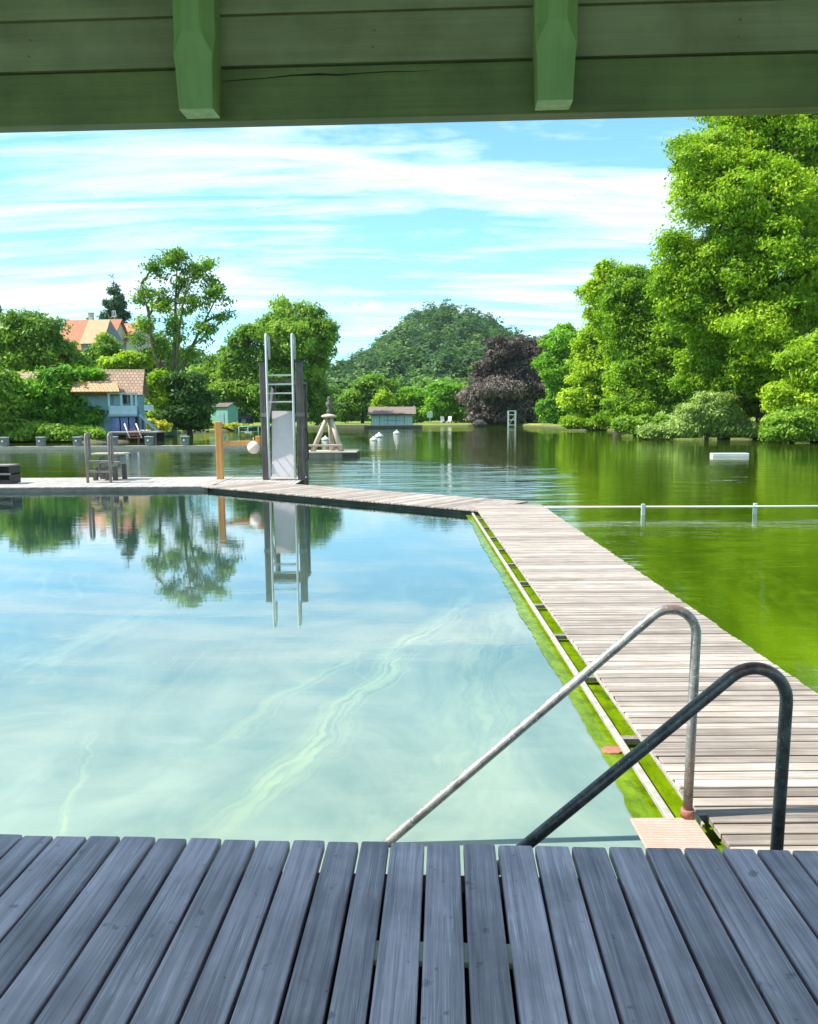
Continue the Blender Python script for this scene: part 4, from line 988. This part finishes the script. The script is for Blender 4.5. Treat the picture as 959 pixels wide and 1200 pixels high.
# ------------------------------------------------------------------ floating boom with bollards
BY = 46.0
bz = 0.20
x0, x1 = P(-160, 520, BY).x, P(306, 520, BY).x
bo = MB(130)
bo.box(((x0 + x1) / 2, BY, .15), (x1 - x0, .55, .12), tone=.5)
bo.box(((x0 + x1) / 2, BY - .27, .02), (x1 - x0, .02, .16), tone=.1)
boom = empty('floating_jetty', ((x0 + x1) / 2, BY, 0), 0, 'long thin pale jetty floating across the lake at the left', 'jetty')
bo.build('float', M['dock'], boom, Matrix.Translation(((x0 + x1) / 2, BY, 0)).inverted())
names = ['at the left edge of the picture', 'second from the left', 'left of the pool ladder', 'just right of the pool ladder', 'in front of the blue house jetty', 'rightmost, left of the orange post']
bol0 = None
for i, px in enumerate((5, 48, 91, 133, 175, 217)):
    loc = (P(px, 518, BY).x, BY, .25)
    if bol0 is None:
        bol0 = empty('bollard', loc, 0)
        b = MB(131); b.box((0, 0, .24), (.40, .40, .48), tone=.5, bev=.02); b.build('block', M['concrete'], bol0)
        b = MB(132); b.box((0, 0, .50), (.44, .44, .05), tone=.5); b.build('cap', M['steel'], bol0)
        b = MB(133); b.lathe((0, 0, 0), [(.06, 0), (.06, .03), (.05, .04)], 10, .5)
        m_ = b.build('lamp_disc', M['white'], bol0); m_.location = (0, -.20, .27); m_.rotation_euler = (R(90), 0, 0)
        o = bol0
    else:
        o = copy_tree(bol0); o.location = loc
    tag(o, 'square grey mooring block on the floating jetty, ' + names[i], 'bollard', 'blocks on the floating jetty')

# ------------------------------------------------------------------ raft with tripod
RY = 35.6; rk = RY / FPX
rx = lambda px: P(px, 520, RY).x
rzz = lambda py: P(390, py, RY).z
rf_ = empty('raft', (rx(388), RY + .6, 0), 0, 'flat pale wooden raft floating behind the diving tower', 'raft')
b = MB(140)
for i in range(12): b.box((0, -.95 + .17 * i, .27), (rx(418) - rx(357), .16, .05), bev=.004)
b.build('boards', M['pale_wood'], rf_)
b = MB(141); b.box((-.02, 0, .08), (rx(418) - rx(357) - .06, 1.95, .32), tone=.4); b.build('float_body', M['grey_wood'], rf_)
b = MB(142); b.box(((rx(418) - rx(357)) / 2 - .30, -.0, .09), (.66, 2.04, .28), tone=.1); b.build('tyre_fender', M['black'], rf_)
tr = empty('wooden_tripod', (rx(384), RY + .6, .30), 0, 'pale wooden tripod with a shelf, round cap and small dark finial on the raft', 'tripod')
ty = RY + .6; tk = lambda px: P(px, 520, ty).x - rx(384)
tkz = lambda py: P(386, py, ty).z - .30
capz = tkz(488.5)
for (px, yy) in ((368, -.45), (401, -.45), (388, .55)):
    b = MB(143); b.tube([(tk(px), yy, 0), (tk(386.5) + (tk(px) - tk(386.5)) * .12, yy * .12, capz)], [.13, .095], 10, .4); b.build('leg', M['pale_wood'], tr)
b = MB(144); b.box((tk(378.5), -.42, tkz(521.5)), (tk(402) - tk(355), .30, .09), tone=.5, bev=.01); b.build('shelf', M['pale_wood'], tr)
b = MB(145); b.lathe((tk(386.5), 0, capz), [(.30, -.03), (.38, 0), (.36, .06), (.2, .12), (.05, .16)], 18, .5); b.build('cap', M['pale_wood'], tr)
b = MB(146); b.lathe((tk(387), 0, capz + .15), [(.12, 0), (.14, .15), (.07, .22), (.16, .36), (.17, .50), (.06, .60), (.10, .68), (.07, .78), (.01, .80)], 12, .5); b.build('finial', M['dark_wood'], tr)

# buoys
b0 = None
def buoy_mesh():
    b = MB(150); b.lathe((0, 0, -.15), [(.02, 0), (.30, .05), (.42, .2), (.40, .32), (.22, .46), (.09, .52), (.07, .62), (.01, .64)], 16, .5); return b
for i, (px, py, s, lbl) in enumerate(((438, 516.5, .70, 'small white buoy nearest the raft, at the left of the close pair'), (444.5, 512.5, .95, 'white buoy at the right of the close pair in front of the boathouse'),
                                  (465, 508.5, .85, 'white buoy on its own just in front of the boathouse jetty'), (381.5, 516, .75, 'white buoy seen between the legs of the tripod'))):
    p = G(px, py, 0)
    if b0 is None: b0 = buoy_mesh().build('buoy', M['white']); o = b0
    else: o = b0.copy(); COL.objects.link(o)
    o.location = p; o.scale = (s, s, s); tag(o, lbl, 'buoy', 'white buoys on the lake')
# floating board on the right
p = G(855, 534.5, 0); fb = MB(155); fb.box((0, 0, .06), (1.62, .42, .16), R(-4), tone=.5, bev=.02)
o = fb.build('floating_board', M['white']); o.location = p; tag(o, 'white plank floating near the right bank', 'float')

# ------------------------------------------------------------------ buildings
def uv_roof(name, quads, mat, parent, th=.10):
    """quads: lists of 4 corners (eave left, eave right, ridge right, ridge left) -> slab with metric UVs"""
    me = bpy.data.meshes.new(name); vs = []; fs = []; uv = []
    for qd in quads:
        a, b, c, d = [Vector(v) for v in qd]; n = (b - a).cross(d - a).normalized(); o = len(vs)
        vs += [tuple(v) for v in (a, b, c, d)] + [tuple(v - n * th) for v in (a, b, c, d)]
        fs += [(o, o + 1, o + 2, o + 3), (o + 7, o + 6, o + 5, o + 4), (o, o + 4, o + 5, o + 1), (o + 1, o + 5, o + 6, o + 2), (o + 2, o + 6, o + 7, o + 3), (o + 3, o + 7, o + 4, o)]
        ux = (b - a).normalized(); uy = n.cross(ux)
        for f in fs[-6:]:
            for i in f: v = Vector(vs[i]) - a; uv.append((v.dot(ux), v.dot(uy)))
    me.from_pydata(vs, [], fs); l = me.uv_layers.new(name='UVMap')
    for i, t in enumerate(uv): l.data[i].uv = t
    me.update(); me.materials.append(mat); o = bpy.data.objects.new(name, me); COL.objects.link(o); o.parent = parent; return o
def gable_house(name, loc, rz, W, D, H, RH, label, wallm, roofm, over=.35, cat='house', th=.12):
    """ridge along local x; W along x, D depth along y; front wall at y=0"""
    root = empty(name, loc, rz, label, cat)
    b = MB(1)
    vs = [(0, 0, -1), (W, 0, -1), (W, D, -1), (0, D, -1), (0, 0, H), (W, 0, H), (W, D, H), (0, D, H), (0, D / 2, H + RH), (W, D / 2, H + RH)]
    b.add(vs, [(0, 1, 5, 4), (2, 3, 7, 6), (1, 2, 6, 9, 5), (3, 0, 4, 8, 7), (4, 5, 9, 8), (6, 7, 8, 9)], .5); b.build('wall', wallm, root)
    s = RH / (D / 2); z0 = H - s * over + .03; zt = H + RH + .03 + th * .9
    z0 += th * .9
    uv_roof('roof', [[(-over, -over, z0), (W + over, -over, z0), (W + over, D / 2, zt), (-over, D / 2, zt)], [(W + over, D + over, z0), (-over, D + over, z0), (-over, D / 2, zt), (W + over, D / 2, zt)]], roofm, root, th)
    return root
def window(parent, x, z, w_, h_, y=0.0, frame=None, glass=None, nx=2, rot=None):
    f = MB(2); t = .06
    f.box((x, y - .03, z + h_ / 2), (w_ + 2 * t, .05, t)); f.box((x, y - .03, z - h_ / 2), (w_ + 2 * t, .05, t))
    for i in range(nx + 1): f.box((x - w_ / 2 + w_ * i / nx, y - .032, z), (t, .05, h_))
    fo = f.build('window', frame or M['white'], parent)
    g = MB(3); g.box((x, y - .008, z), (w_, .02, h_)); g.build('pane', glass or M['window'], fo)
# blue two storey house on the water
HY = 62.0; hk = HY / FPX
hx = lambda px: P(px, 470, HY).x
hzz = lambda py: P(150, py, HY).z
gz = .75
hw = hx(160) - hx(96); hh = hzz(458) - gz
house = gable_house('boat_house', (hx(96), HY, gz), R(9), hw, 2.6, hh, hzz(431) - hzz(455.5), 'two-storey blue wooden house on the water with brown tiled roof', M['blue_wall'], M['tile_brown'], .35)
def hl(px): return (hx(96 + (px - 96) * 64 / 70) - hx(96)) / math.cos(R(9))
def hz_(py): return hzz(py) - gz
b = MB(4); b.box((hl(148), -.72, hz_(480.5)), (hl(164) - hl(131), .08, hz_(475) - hz_(485.5)), tone=.5); b.box((hl(131), -.36, hz_(480.5)), (.08, .72, hz_(475) - hz_(485.5)), tone=.5); bal = b.build('balcony_rail', M['lightblue'], house)
b = MB(4); b.box((hl(147), -.38, hz_(487)), (hl(165) - hl(130), .80, .12), tone=.5); b.build('balcony_floor', M['blue_wall'], house)
for px in (131, 146, 158.5, 164): b = MB(4); b.box((hl(px), -.70, (hz_(460) + hz_(476)) / 2), (.16, .10, hz_(460) - hz_(476)), tone=.5); b.build('balcony_post', M['lightblue'], house)
b = MB(4); b.box((hl(139), -.02, hz_(468)), (hl(143) - hl(135), .06, hz_(462) - hz_(475)), tone=.5); b.build('shutter', M['lightblue'], house)
window(house, hl(152), hz_(468), .85, .75, 0, M['lightblue'])
b = MB(4); b.box((hl(148), -.76, hz_(461)), (hl(166) - hl(130), .10, .12), tone=.5); b.build('lintel', M['lightblue'], house)
# blue curtains under the balcony
cu = paint('blue_curtain', (.10, .16, .42), .8, .4, 2.0, 0, (.30, .36, .58))
for a, c in ((131.5, 141.5), (143, 152), (153.5, 161)):
    b = MB(5); nn = 14; vs = []
    for i in range(nn + 1):
        t = i / nn; x = hl(a + (c - a) * t); y = -.45 + .05 * math.sin(t * 25)
        vs += [(x, y, hz_(506)), (x, y, hz_(489))]
    b.add(vs, [(2 * i, 2 * i + 2, 2 * i + 3, 2 * i + 1) for i in range(nn)], .5); b.build('curtain', cu, house)
b = MB(5); b.box((hl(147), -.03, hz_(497)), (hl(164) - hl(130), .04, 1.15), tone=.5); b.build('boat_bay', M['window'], house)
# small gable window on the right side
b = MB(5); b.box((hw + .03, 1.3, hh + .75), (.05, .55, .65), tone=.5); b.build('gable_window', M['window'], house)
b = MB(5); b.box((hw + .03, 1.2, hz_(497)), (.05, .8, 1.3), tone=.5); b.build('side_door', M['darkblue'], house)
# lean-to orange roof at the left front
uv_roof('lean_to_roof', [[(hl(88), -1.25, hz_(459)), (hl(146), -1.25, hz_(459)), (hl(139), -.0, hz_(446)), (hl(88), -.0, hz_(446))]], M['tile_light'], house, .10)
# outside stair with white rails at the right
b = MB(5)
for i in range(9): b.box((hw + .25 + i * .16, -.45, hz_(484) - .1 - i * .17), (.2, .7, .05), tone=.5)
b.bar((hw + .15, -.80, hz_(484) - .15), (hw + 1.6, -.80, hz_(484) - 1.6), .06, .2, tone=.5); b.build('stair', M['blue_wall'], house)
b = MB(5); b.box((hw + .9, -.85, hz_(478)), (.75, .05, .45), tone=.5); b.build('stair_panel', M['lightblue'], house)
# jetty of the house
jt = empty('house_jetty', (hx(150), HY - 1.9, 0), 0, 'dark jetty on posts in front of the blue house', 'jetty')
jl = lambda px: P(px, 507, HY - 1.9).x - P(150, 507, HY - 1.9).x
jx = P(150, 507, HY - 1.9).x; jt.location = (jx, HY - 1.9, 0)
b = MB(160); b.box((jl(156), .8, .72), (jl(184) - jl(127), 2.2, .10), tone=.5); b.build('planking', M['pale_wood'], jt)
b = MB(161); b.box((jl(156), -.26, .60), (jl(184) - jl(127), .06, .14), tone=.2); b.build('edge_beam', M['dark_wood'], jt)
for px in (128, 139, 150, 163, 174, 183): b = MB(162); b.box((jl(px), -.2, 0), (.14, .14, 1.3), tone=.3); b.build('post', M['dark_wood'], jt)
b = MB(162); b.box((jl(156), 1.7, .2), (jl(184) - jl(127), .1, 1.0), tone=.3); b.build('back_boards', M['black'], jt)
# white ladder with slanting rails hanging from the jetty
bl_ = empty('bathing_ladder', (jl(157) + jx, HY - 2.2, 0), 0, 'bathing ladder with two slanting white rails on the dark jetty', 'ladder')
q0 = P(157, 507, HY - 2.2).x
ql = lambda px: P(px, 507, HY - 2.2).x - q0
bl_.location = (q0, HY - 2.2, 0)
zz = lambda py: P(150, py, HY - 2.2).z
for a, c in ((147, 155), (160.5, 169)):
    b = MB(163); b.tube([(ql(a), -.1, zz(496.5)), (ql(c), -.6, zz(513))], .05, 8, .5); b.build('rail', M['white'], bl_)
for i in range(4):
    t = .45 + .18 * i; b = MB(164); b.box((ql(151) + (ql(159) - ql(151)) * t + .25, -.1 - .5 * t, zz(496.5) + (zz(513) - zz(496.5)) * t), (.95, .12, .05), tone=.5); b.build('rung', M['skin_pink'], bl_)
# towels / things on the jetty
tw_ = MB(165); tX_ = P(167, 504, HY - 1.6); nn = 8; vs = []
for i in range(nn + 1):
    for jj in range(4): vs.append((tX_.x - .55 + 1.1 * i / nn, HY - 1.9 + .2 * jj, .80 + .10 * abs(math.sin(i * 1.3 + jj))))
tw_.add(vs, [(i * 4 + jj, (i + 1) * 4 + jj, (i + 1) * 4 + jj + 1, i * 4 + jj + 1) for i in range(nn) for jj in range(3)], .5)
o = tw_.build('towel', M['white']); sm = o.modifiers.new('thick', 'SOLIDIFY'); sm.thickness = .04; tag(o, 'crumpled white towel lying on the dark jetty of the blue house', 'towel')
# moored boat
bt = empty('rowing_boat', G(193, 511.5, 0), R(-3), 'low grey-green rowing boat moored right of the blue house', 'boat')
def hull(L_, W_, H_, seed=1):
    b = MB(seed); n_ = 12; secs = []
    for i in range(n_ + 1):
        t = i / n_; u = 2 * t - 1; wv = W_ / 2 * (1 - abs(u) ** 3.0) ** .8 + .02; zs = H_ * (1 + .35 * u * u)
        x = u * L_ / 2
        secs += [(x, -wv, zs), (x, -wv * .75, H_ * .3), (x, 0, -.12), (x, wv * .75, H_ * .3), (x, wv, zs), (x, wv * .85, zs - .03), (x, 0, .08), (x, -wv * .85, zs - .03)]
    fs = []
    for i in range(n_):
        for k_ in range(8): fs.append((i * 8 + k_, i * 8 + (k_ + 1) % 8, (i + 1) * 8 + (k_ + 1) % 8, (i + 1) * 8 + k_))
    fs += [tuple(range(8))[::-1], tuple(n_ * 8 + k_ for k_ in range(8))]
    b.add(secs, fs, .5); return b
hull(2.5, 1.1, .42).build('hull', M['boat'], bt)
for x in (-.5, .4): b = MB(170); b.box((x, 0, .36), (.22, .85, .04), tone=.5); b.build('seat', M['pale_wood'], bt)
# long house behind the bushes at the left
lh = gable_house('long_house', (P(2, 460, 69).x, 69, .8), R(4), 7.4, 5.0, P(40, 466, 69).z - .8, P(40, 431, 69).z - P(40, 462, 69).z, 'pale brown tiled roof glimpsed through the leaves of the left bank trees', M['lightblue'], M['tile_brown'])
window(lh, 5.2, 1.6, .9, .9); window(lh, 2.7, 1.6, .9, .9)
# orange roofed houses on the slope
OY = 132
oz = float(height(P(100, 400, OY).x, OY))
def ob(px): return P(px, 400, OY).x
def oo(py): return P(100, py, OY).z - oz
big = gable_house('large_house', (ob(62), OY + 1.0, oz), R(-6), ob(126) - ob(62), 9.5, oo(407), oo(371) - oo(407), 'large house with steep orange tiled roofs above the left bank trees', M['cream'], M['tile_orange'], .5)
# front gable roof, its sheen painted in as a paler tile colour
W2 = ob(126) - ob(101); X2 = ob(101) - ob(62)
uv_roof('front_roof', [[(X2, -2.6, oo(404)), (X2 + W2 + .5, -2.6, oo(404)), (X2 + W2 - .1, 1.6, oo(373)), (X2 - .3, 1.6, oo(373))]], M['tile_light'], big, .15)
b = MB(171); b.add([(X2 + W2 + .4, -2.4, oo(404)), (X2 + W2 + 2.2, 1.8, oo(403)), (X2 + W2 - .1, 1.7, oo(374)), (X2 + W2 + .3, -2.4, oo(420)), (X2 + W2 + 2.2, 1.8, oo(420)), (X2 + .2, -2.4, oo(404)), (X2 + .2, -2.4, oo(420))],
                   [(0, 1, 2), (0, 3, 4, 1), (5, 6, 3, 0)], .5); b.build('gable_wall', M['concrete'], big)
for px, py in ((92, 366),): b = MB(172); b.box((ob(px) - ob(62), 4.3, oo(py) - 1.0), (.7, .7, 3.0), tone=.5); b.box((ob(px) - ob(62), 4.3, oo(py) + .5), (.9, .9, .15), tone=.5); b.build('chimney', M['cream'], big)
window(big, 2.0, oo(412), 1.0, 1.2); window(big, 5.0, oo(412), 1.0, 1.2)
OX = P(131, 400, OY + 9)
sec = gable_house('orange_roofed_house', (P(126, 400, OY + 8).x, OY + 8, oz), R(-32), 5.0, 6.5, P(140, 402, OY + 8).z - oz, P(130, 377, OY + 8).z - P(130, 401, OY + 8).z, 'smaller house with orange roof just right of the large gable', M['cream'], M['tile_orange'], .4)
b = MB(173); b.box((2.6, 2.6, P(137, 382, OY + 8).z - oz - .8), (.6, .6, 1.7), tone=.5); b.build('chimney', M['cream'], sec)
window(sec, 2.2, 8.0, .9, 1.0)
gl = gable_house('grey_roofed_house', (P(-30, 400, 140).x, 140, float(height(P(-10, 400, 140).x, 140))), R(-20), 7.5, 8, P(5, 386, 140).z - oz, 2.2, 'house with grey-brown roof and white gable at the left edge', M['white'], M['tile_dark'], .4)
window(gl, 6.0, 9.0, .9, 1.0)
# green hut and blue hut
HT = 101.0
gh = gable_house('green_hut', (P(244, 487, HT).x, HT, .3), R(-28), 3.3, 2.0, P(250, 477, HT).z - .3, .45, 'small pale green hut under the trees on the far left shore', M['teal'], M['tile_dark'], .2, 'hut', .08)
b = MB(180); b.box((2.3, -.03, 1.0), (.8, .05, 1.9), tone=.5); b.build('door', M['blue_wall'], gh)
bh = gable_house('blue_hut', (P(279, 492, HT + 3).x, HT + 3, .3), R(-5), 1.6, 1.6, 1.2, .35, 'tiny dark blue hut right of the green hut', M['darkblue'], M['tile_dark'], .12, 'hut', .06)
b = MB(181); b.box((.8, -.03, .6), (.6, .05, 1.1), tone=.5); b.build('door', M['blue_wall'], bh)
# turquoise swing-like metal frame in the shallows
wf = empty('metal_frame', G(292, 512, 0), 0, 'turquoise metal frame standing in the shallow water below the blue hut', 'frame')
fk_ = G(292, 512, 0).y / FPX
b = MB(182)
for x in (-11.5, -1, 11): b.tube([(x * fk_, 0, -.4), (x * fk_, 0, 12 * fk_ * 1.0)], .045, 6, .5)
b.tube([(-11.5 * fk_, 0, 12 * fk_), (11 * fk_, 0, 12.5 * fk_)], .05, 6, .5); b.tube([(-11.5 * fk_, 0, 6 * fk_), (11 * fk_, 0, 6 * fk_)], .04, 6, .5); b.build('bars', M['teal'], wf)
b = MB(183); b.box((-.5 * fk_, -.1, 5.0 * fk_), (8 * fk_, .3, .15), tone=.5); b.build('seat_board', M['white'], wf)
# boathouse in the middle
BH = 113.0
bx_ = lambda px: P(px, 490, BH).x
bzz = lambda py: P(460, py, BH).z
bth = empty('lake_pavilion', (bx_(459.5), BH, 0), 0, 'low boathouse with pale turquoise boarded front and brown roof on the far shore', 'boathouse')
BX = bx_(459.5); Wb = bx_(483.5) - bx_(435.5); zt = bzz(485.5)
b = MB(190)
nb = 16
for i in range(nb): b.box((-Wb / 2 + Wb * (i + .5) / nb, 0, (zt + .45) / 2), (Wb / nb - .04, .07, zt - .45))
b.build('front_boards', paint('pale_turquoise_boards', (.58, .80, .72), .6, .2, 1.2), bth)
b = MB(191); b.box((0, 2.05, (zt + .45) / 2), (Wb - .1, 4.0, zt - .46), tone=.5); b.build('wall', M['teal'], bth)
for i in range(6): b = MB(192); b.box((-Wb / 2 + Wb * i / 5, -.09, (zt + .45) / 2), (.12, .08, zt - .45), tone=.5); b.build('pillar', M['teal'], bth)
b = MB(192); b.box((0, -.10, zt - .05), (Wb + .2, .10, .22), tone=.5); b.build('lintel', M['teal'], bth)
b = MB(192); b.box((0, -.10, .45 + (zt - .45) * .42), (Wb * .45, .06, .07), tone=.5); b.build('rail', M['blue_wall'], bth)
uv_roof('roof', [[(-Wb / 2 - .5, -.7, zt + .05), (Wb / 2 + .5, -.7, zt + .05), (Wb / 2 + .5, 2.2, bzz(478) + .2), (-Wb / 2 - .5, 2.2, bzz(478) + .2)], [(Wb / 2 + .5, 4.9, zt + .05), (-Wb / 2 - .5, 4.9, zt + .05), (-Wb / 2 - .5, 2.2, bzz(478) + .2), (Wb / 2 + .5, 2.2, bzz(478) + .2)]], M['tile_grey'], bth, .12)
b = MB(193); b.add([(-Wb / 2 + .05, .1, zt), (-Wb / 2 + .05, 4, zt), (-Wb / 2 + .05, 2.2, bzz(478)), (Wb / 2 - .05, .1, zt), (Wb / 2 - .05, 4, zt), (Wb / 2 - .05, 2.2, bzz(478))], [(0, 2, 1), (3, 4, 5)], .5); b.build('gable', M['teal'], bth)
b = MB(194); b.box((.2, -.9, .38), (Wb + 2.4, 1.8, .12), tone=.5); b.build('landing', M['pale_wood'], bth)
b = MB(195); b.box((.2, -1.75, .15), (Wb + 2.4, .08, .34), tone=.2); b.build('landing_edge', M['dark_wood'], bth)
fj = MB(196); a_, c_ = P(393, 500, 116).x, P(430, 500, 116).x; fj.box(((a_ + c_) / 2, 116, .38), (c_ - a_, 1.2, .16), tone=.5); fj.box(((a_ + c_) / 2, 115.5, .0), (c_ - a_ - .4, .2, .6), tone=.2)
tag(fj.build('landing_stage', M['pale_wood']), 'short pale landing stage left of the lake boathouse', 'jetty')
# sign, garden chairs, rock, white frame on the far lawn
sg = empty('notice_board', P(504, 497, 128.5), 0, 'pale green notice board on a post on the far lawn right of the boathouse', 'sign')
sg.location.z = .3
b = MB(200); b.box((0, 0, .8), (.12, .1, 2.0), tone=.5); b.build('post', M['steel'], sg)
b = MB(201); b.box((0, -.08, 1.55), (.9, .05, 1.0), tone=.5, bev=.01); b.build('panel', paint('pale_green_panel', (.45, .62, .55), .5, .1), sg)
ch0 = None
for i, (px, rz, lbl) in enumerate(((519.5, 20, 'white garden chair on the far lawn, left one of the two'), (526.5, -25, 'white garden chair on the far lawn, right one of the two'))):
    p = P(px, 496, 129.0); p.z = .3
    if ch0 is None:
        ch0 = empty('garden_chair', p, R(rz)); o = ch0
        b = MB(202); b.box((0, 0, .42), (.62, .60, .06)); b.build('seat', M['white'], ch0)
        b = MB(203); b.box((0, .34, .85), (.62, .06, .85), Matrix.Rotation(R(-16), 4, 'X')); b.build('backrest', M['white'], ch0)
        for sx in (-1, 1):
            for sy in (-1, 1): b = MB(204); b.bar((sx * .27, sy * .26, .42), (sx * .32, sy * .3, 0), .06); b.build('leg', M['white'], ch0)
    else: o = copy_tree(ch0); o.location = p; o.rotation_euler = (0, 0, R(rz))
    tag(o, lbl, 'chair', 'garden chairs on the far lawn')
rk_ = MB(205); rg = random.Random(8); p = G(564, 500.5, 0)
vs = []; fs = []; n1_, n2_ = 12, 6
for i in range(n2_ + 1):
    for k_ in range(n1_):
        a = 2 * math.pi * k_ / n1_; ph = math.pi * i / n2_; rr = .75 * (1 + rg.uniform(-.15, .15))
        vs.append((rr * math.sin(ph) * math.cos(a) * 1.4, rr * math.sin(ph) * math.sin(a), rr * math.cos(ph) * .9 + .3))
for i in range(n2_):
    for k_ in range(n1_): fs.append((i * n1_ + k_, (i + 1) * n1_ + k_, (i + 1) * n1_ + (k_ + 1) % n1_, i * n1_ + (k_ + 1) % n1_))
rk_.add(vs, fs, .5); o = rk_.build('rock', M['stone']); o.location = (p.x, p.y + 2, .1); tag(o, 'dark rounded rock at the edge of the far lawn', 'rock')
wt = empty('white_tower', (G(600.5, 502, 0).x, 117.0, 0), 0, 'slim white lattice frame standing in the lake before the copper beech', 'tower')
wt.location.x = P(600.5, 490, 117).x
kk = 117 / FPX; top = P(600, 481, 117).z
for sx in (-1, 1):
    for sy in (0, .9): b = MB(210); b.box((sx * 4.2 * kk, sy, top / 2 - .2), (.12, .10, top + .4), tone=.5); b.build('upright', M['white'], wt)
for py in (481.5, 486, 492, 498):
    b = MB(211); b.box((0, -.01, P(600, py, 117).z), (8.4 * kk + .12, .09, .12), tone=.5); b.build('crossbar', M['white'], wt)
b = MB(212); b.bar((-4 * kk, .0, P(600, 498, 117).z), (4 * kk, .0, P(600, 486, 117).z), .08, tone=.5); b.build('brace', M['white'], wt)

# ------------------------------------------------------------------ haze
hzb = MB(300); hzb.box((40, 290, 44.6), (900, 900, 94), tone=.5)
hm = bpy.data.materials.new('haze_air'); hm.use_nodes = True; ht = hm.node_tree; ht.nodes.clear()
pv = ht.nodes.new('ShaderNodeVolumePrincipled'); pv.inputs['Color'].default_value = (.72, .86, 1.0, 1); pv.inputs['Density'].default_value = HAZE; pv.inputs['Anisotropy'].default_value = 0.2
ho = ht.nodes.new('ShaderNodeOutputMaterial'); ht.links.new(pv.outputs[0], ho.inputs['Volume'])
hz_o = hzb.build('haze', hm); tag(hz_o, 'thin bluish summer haze filling the air over the lake', 'haze', kind='stuff')
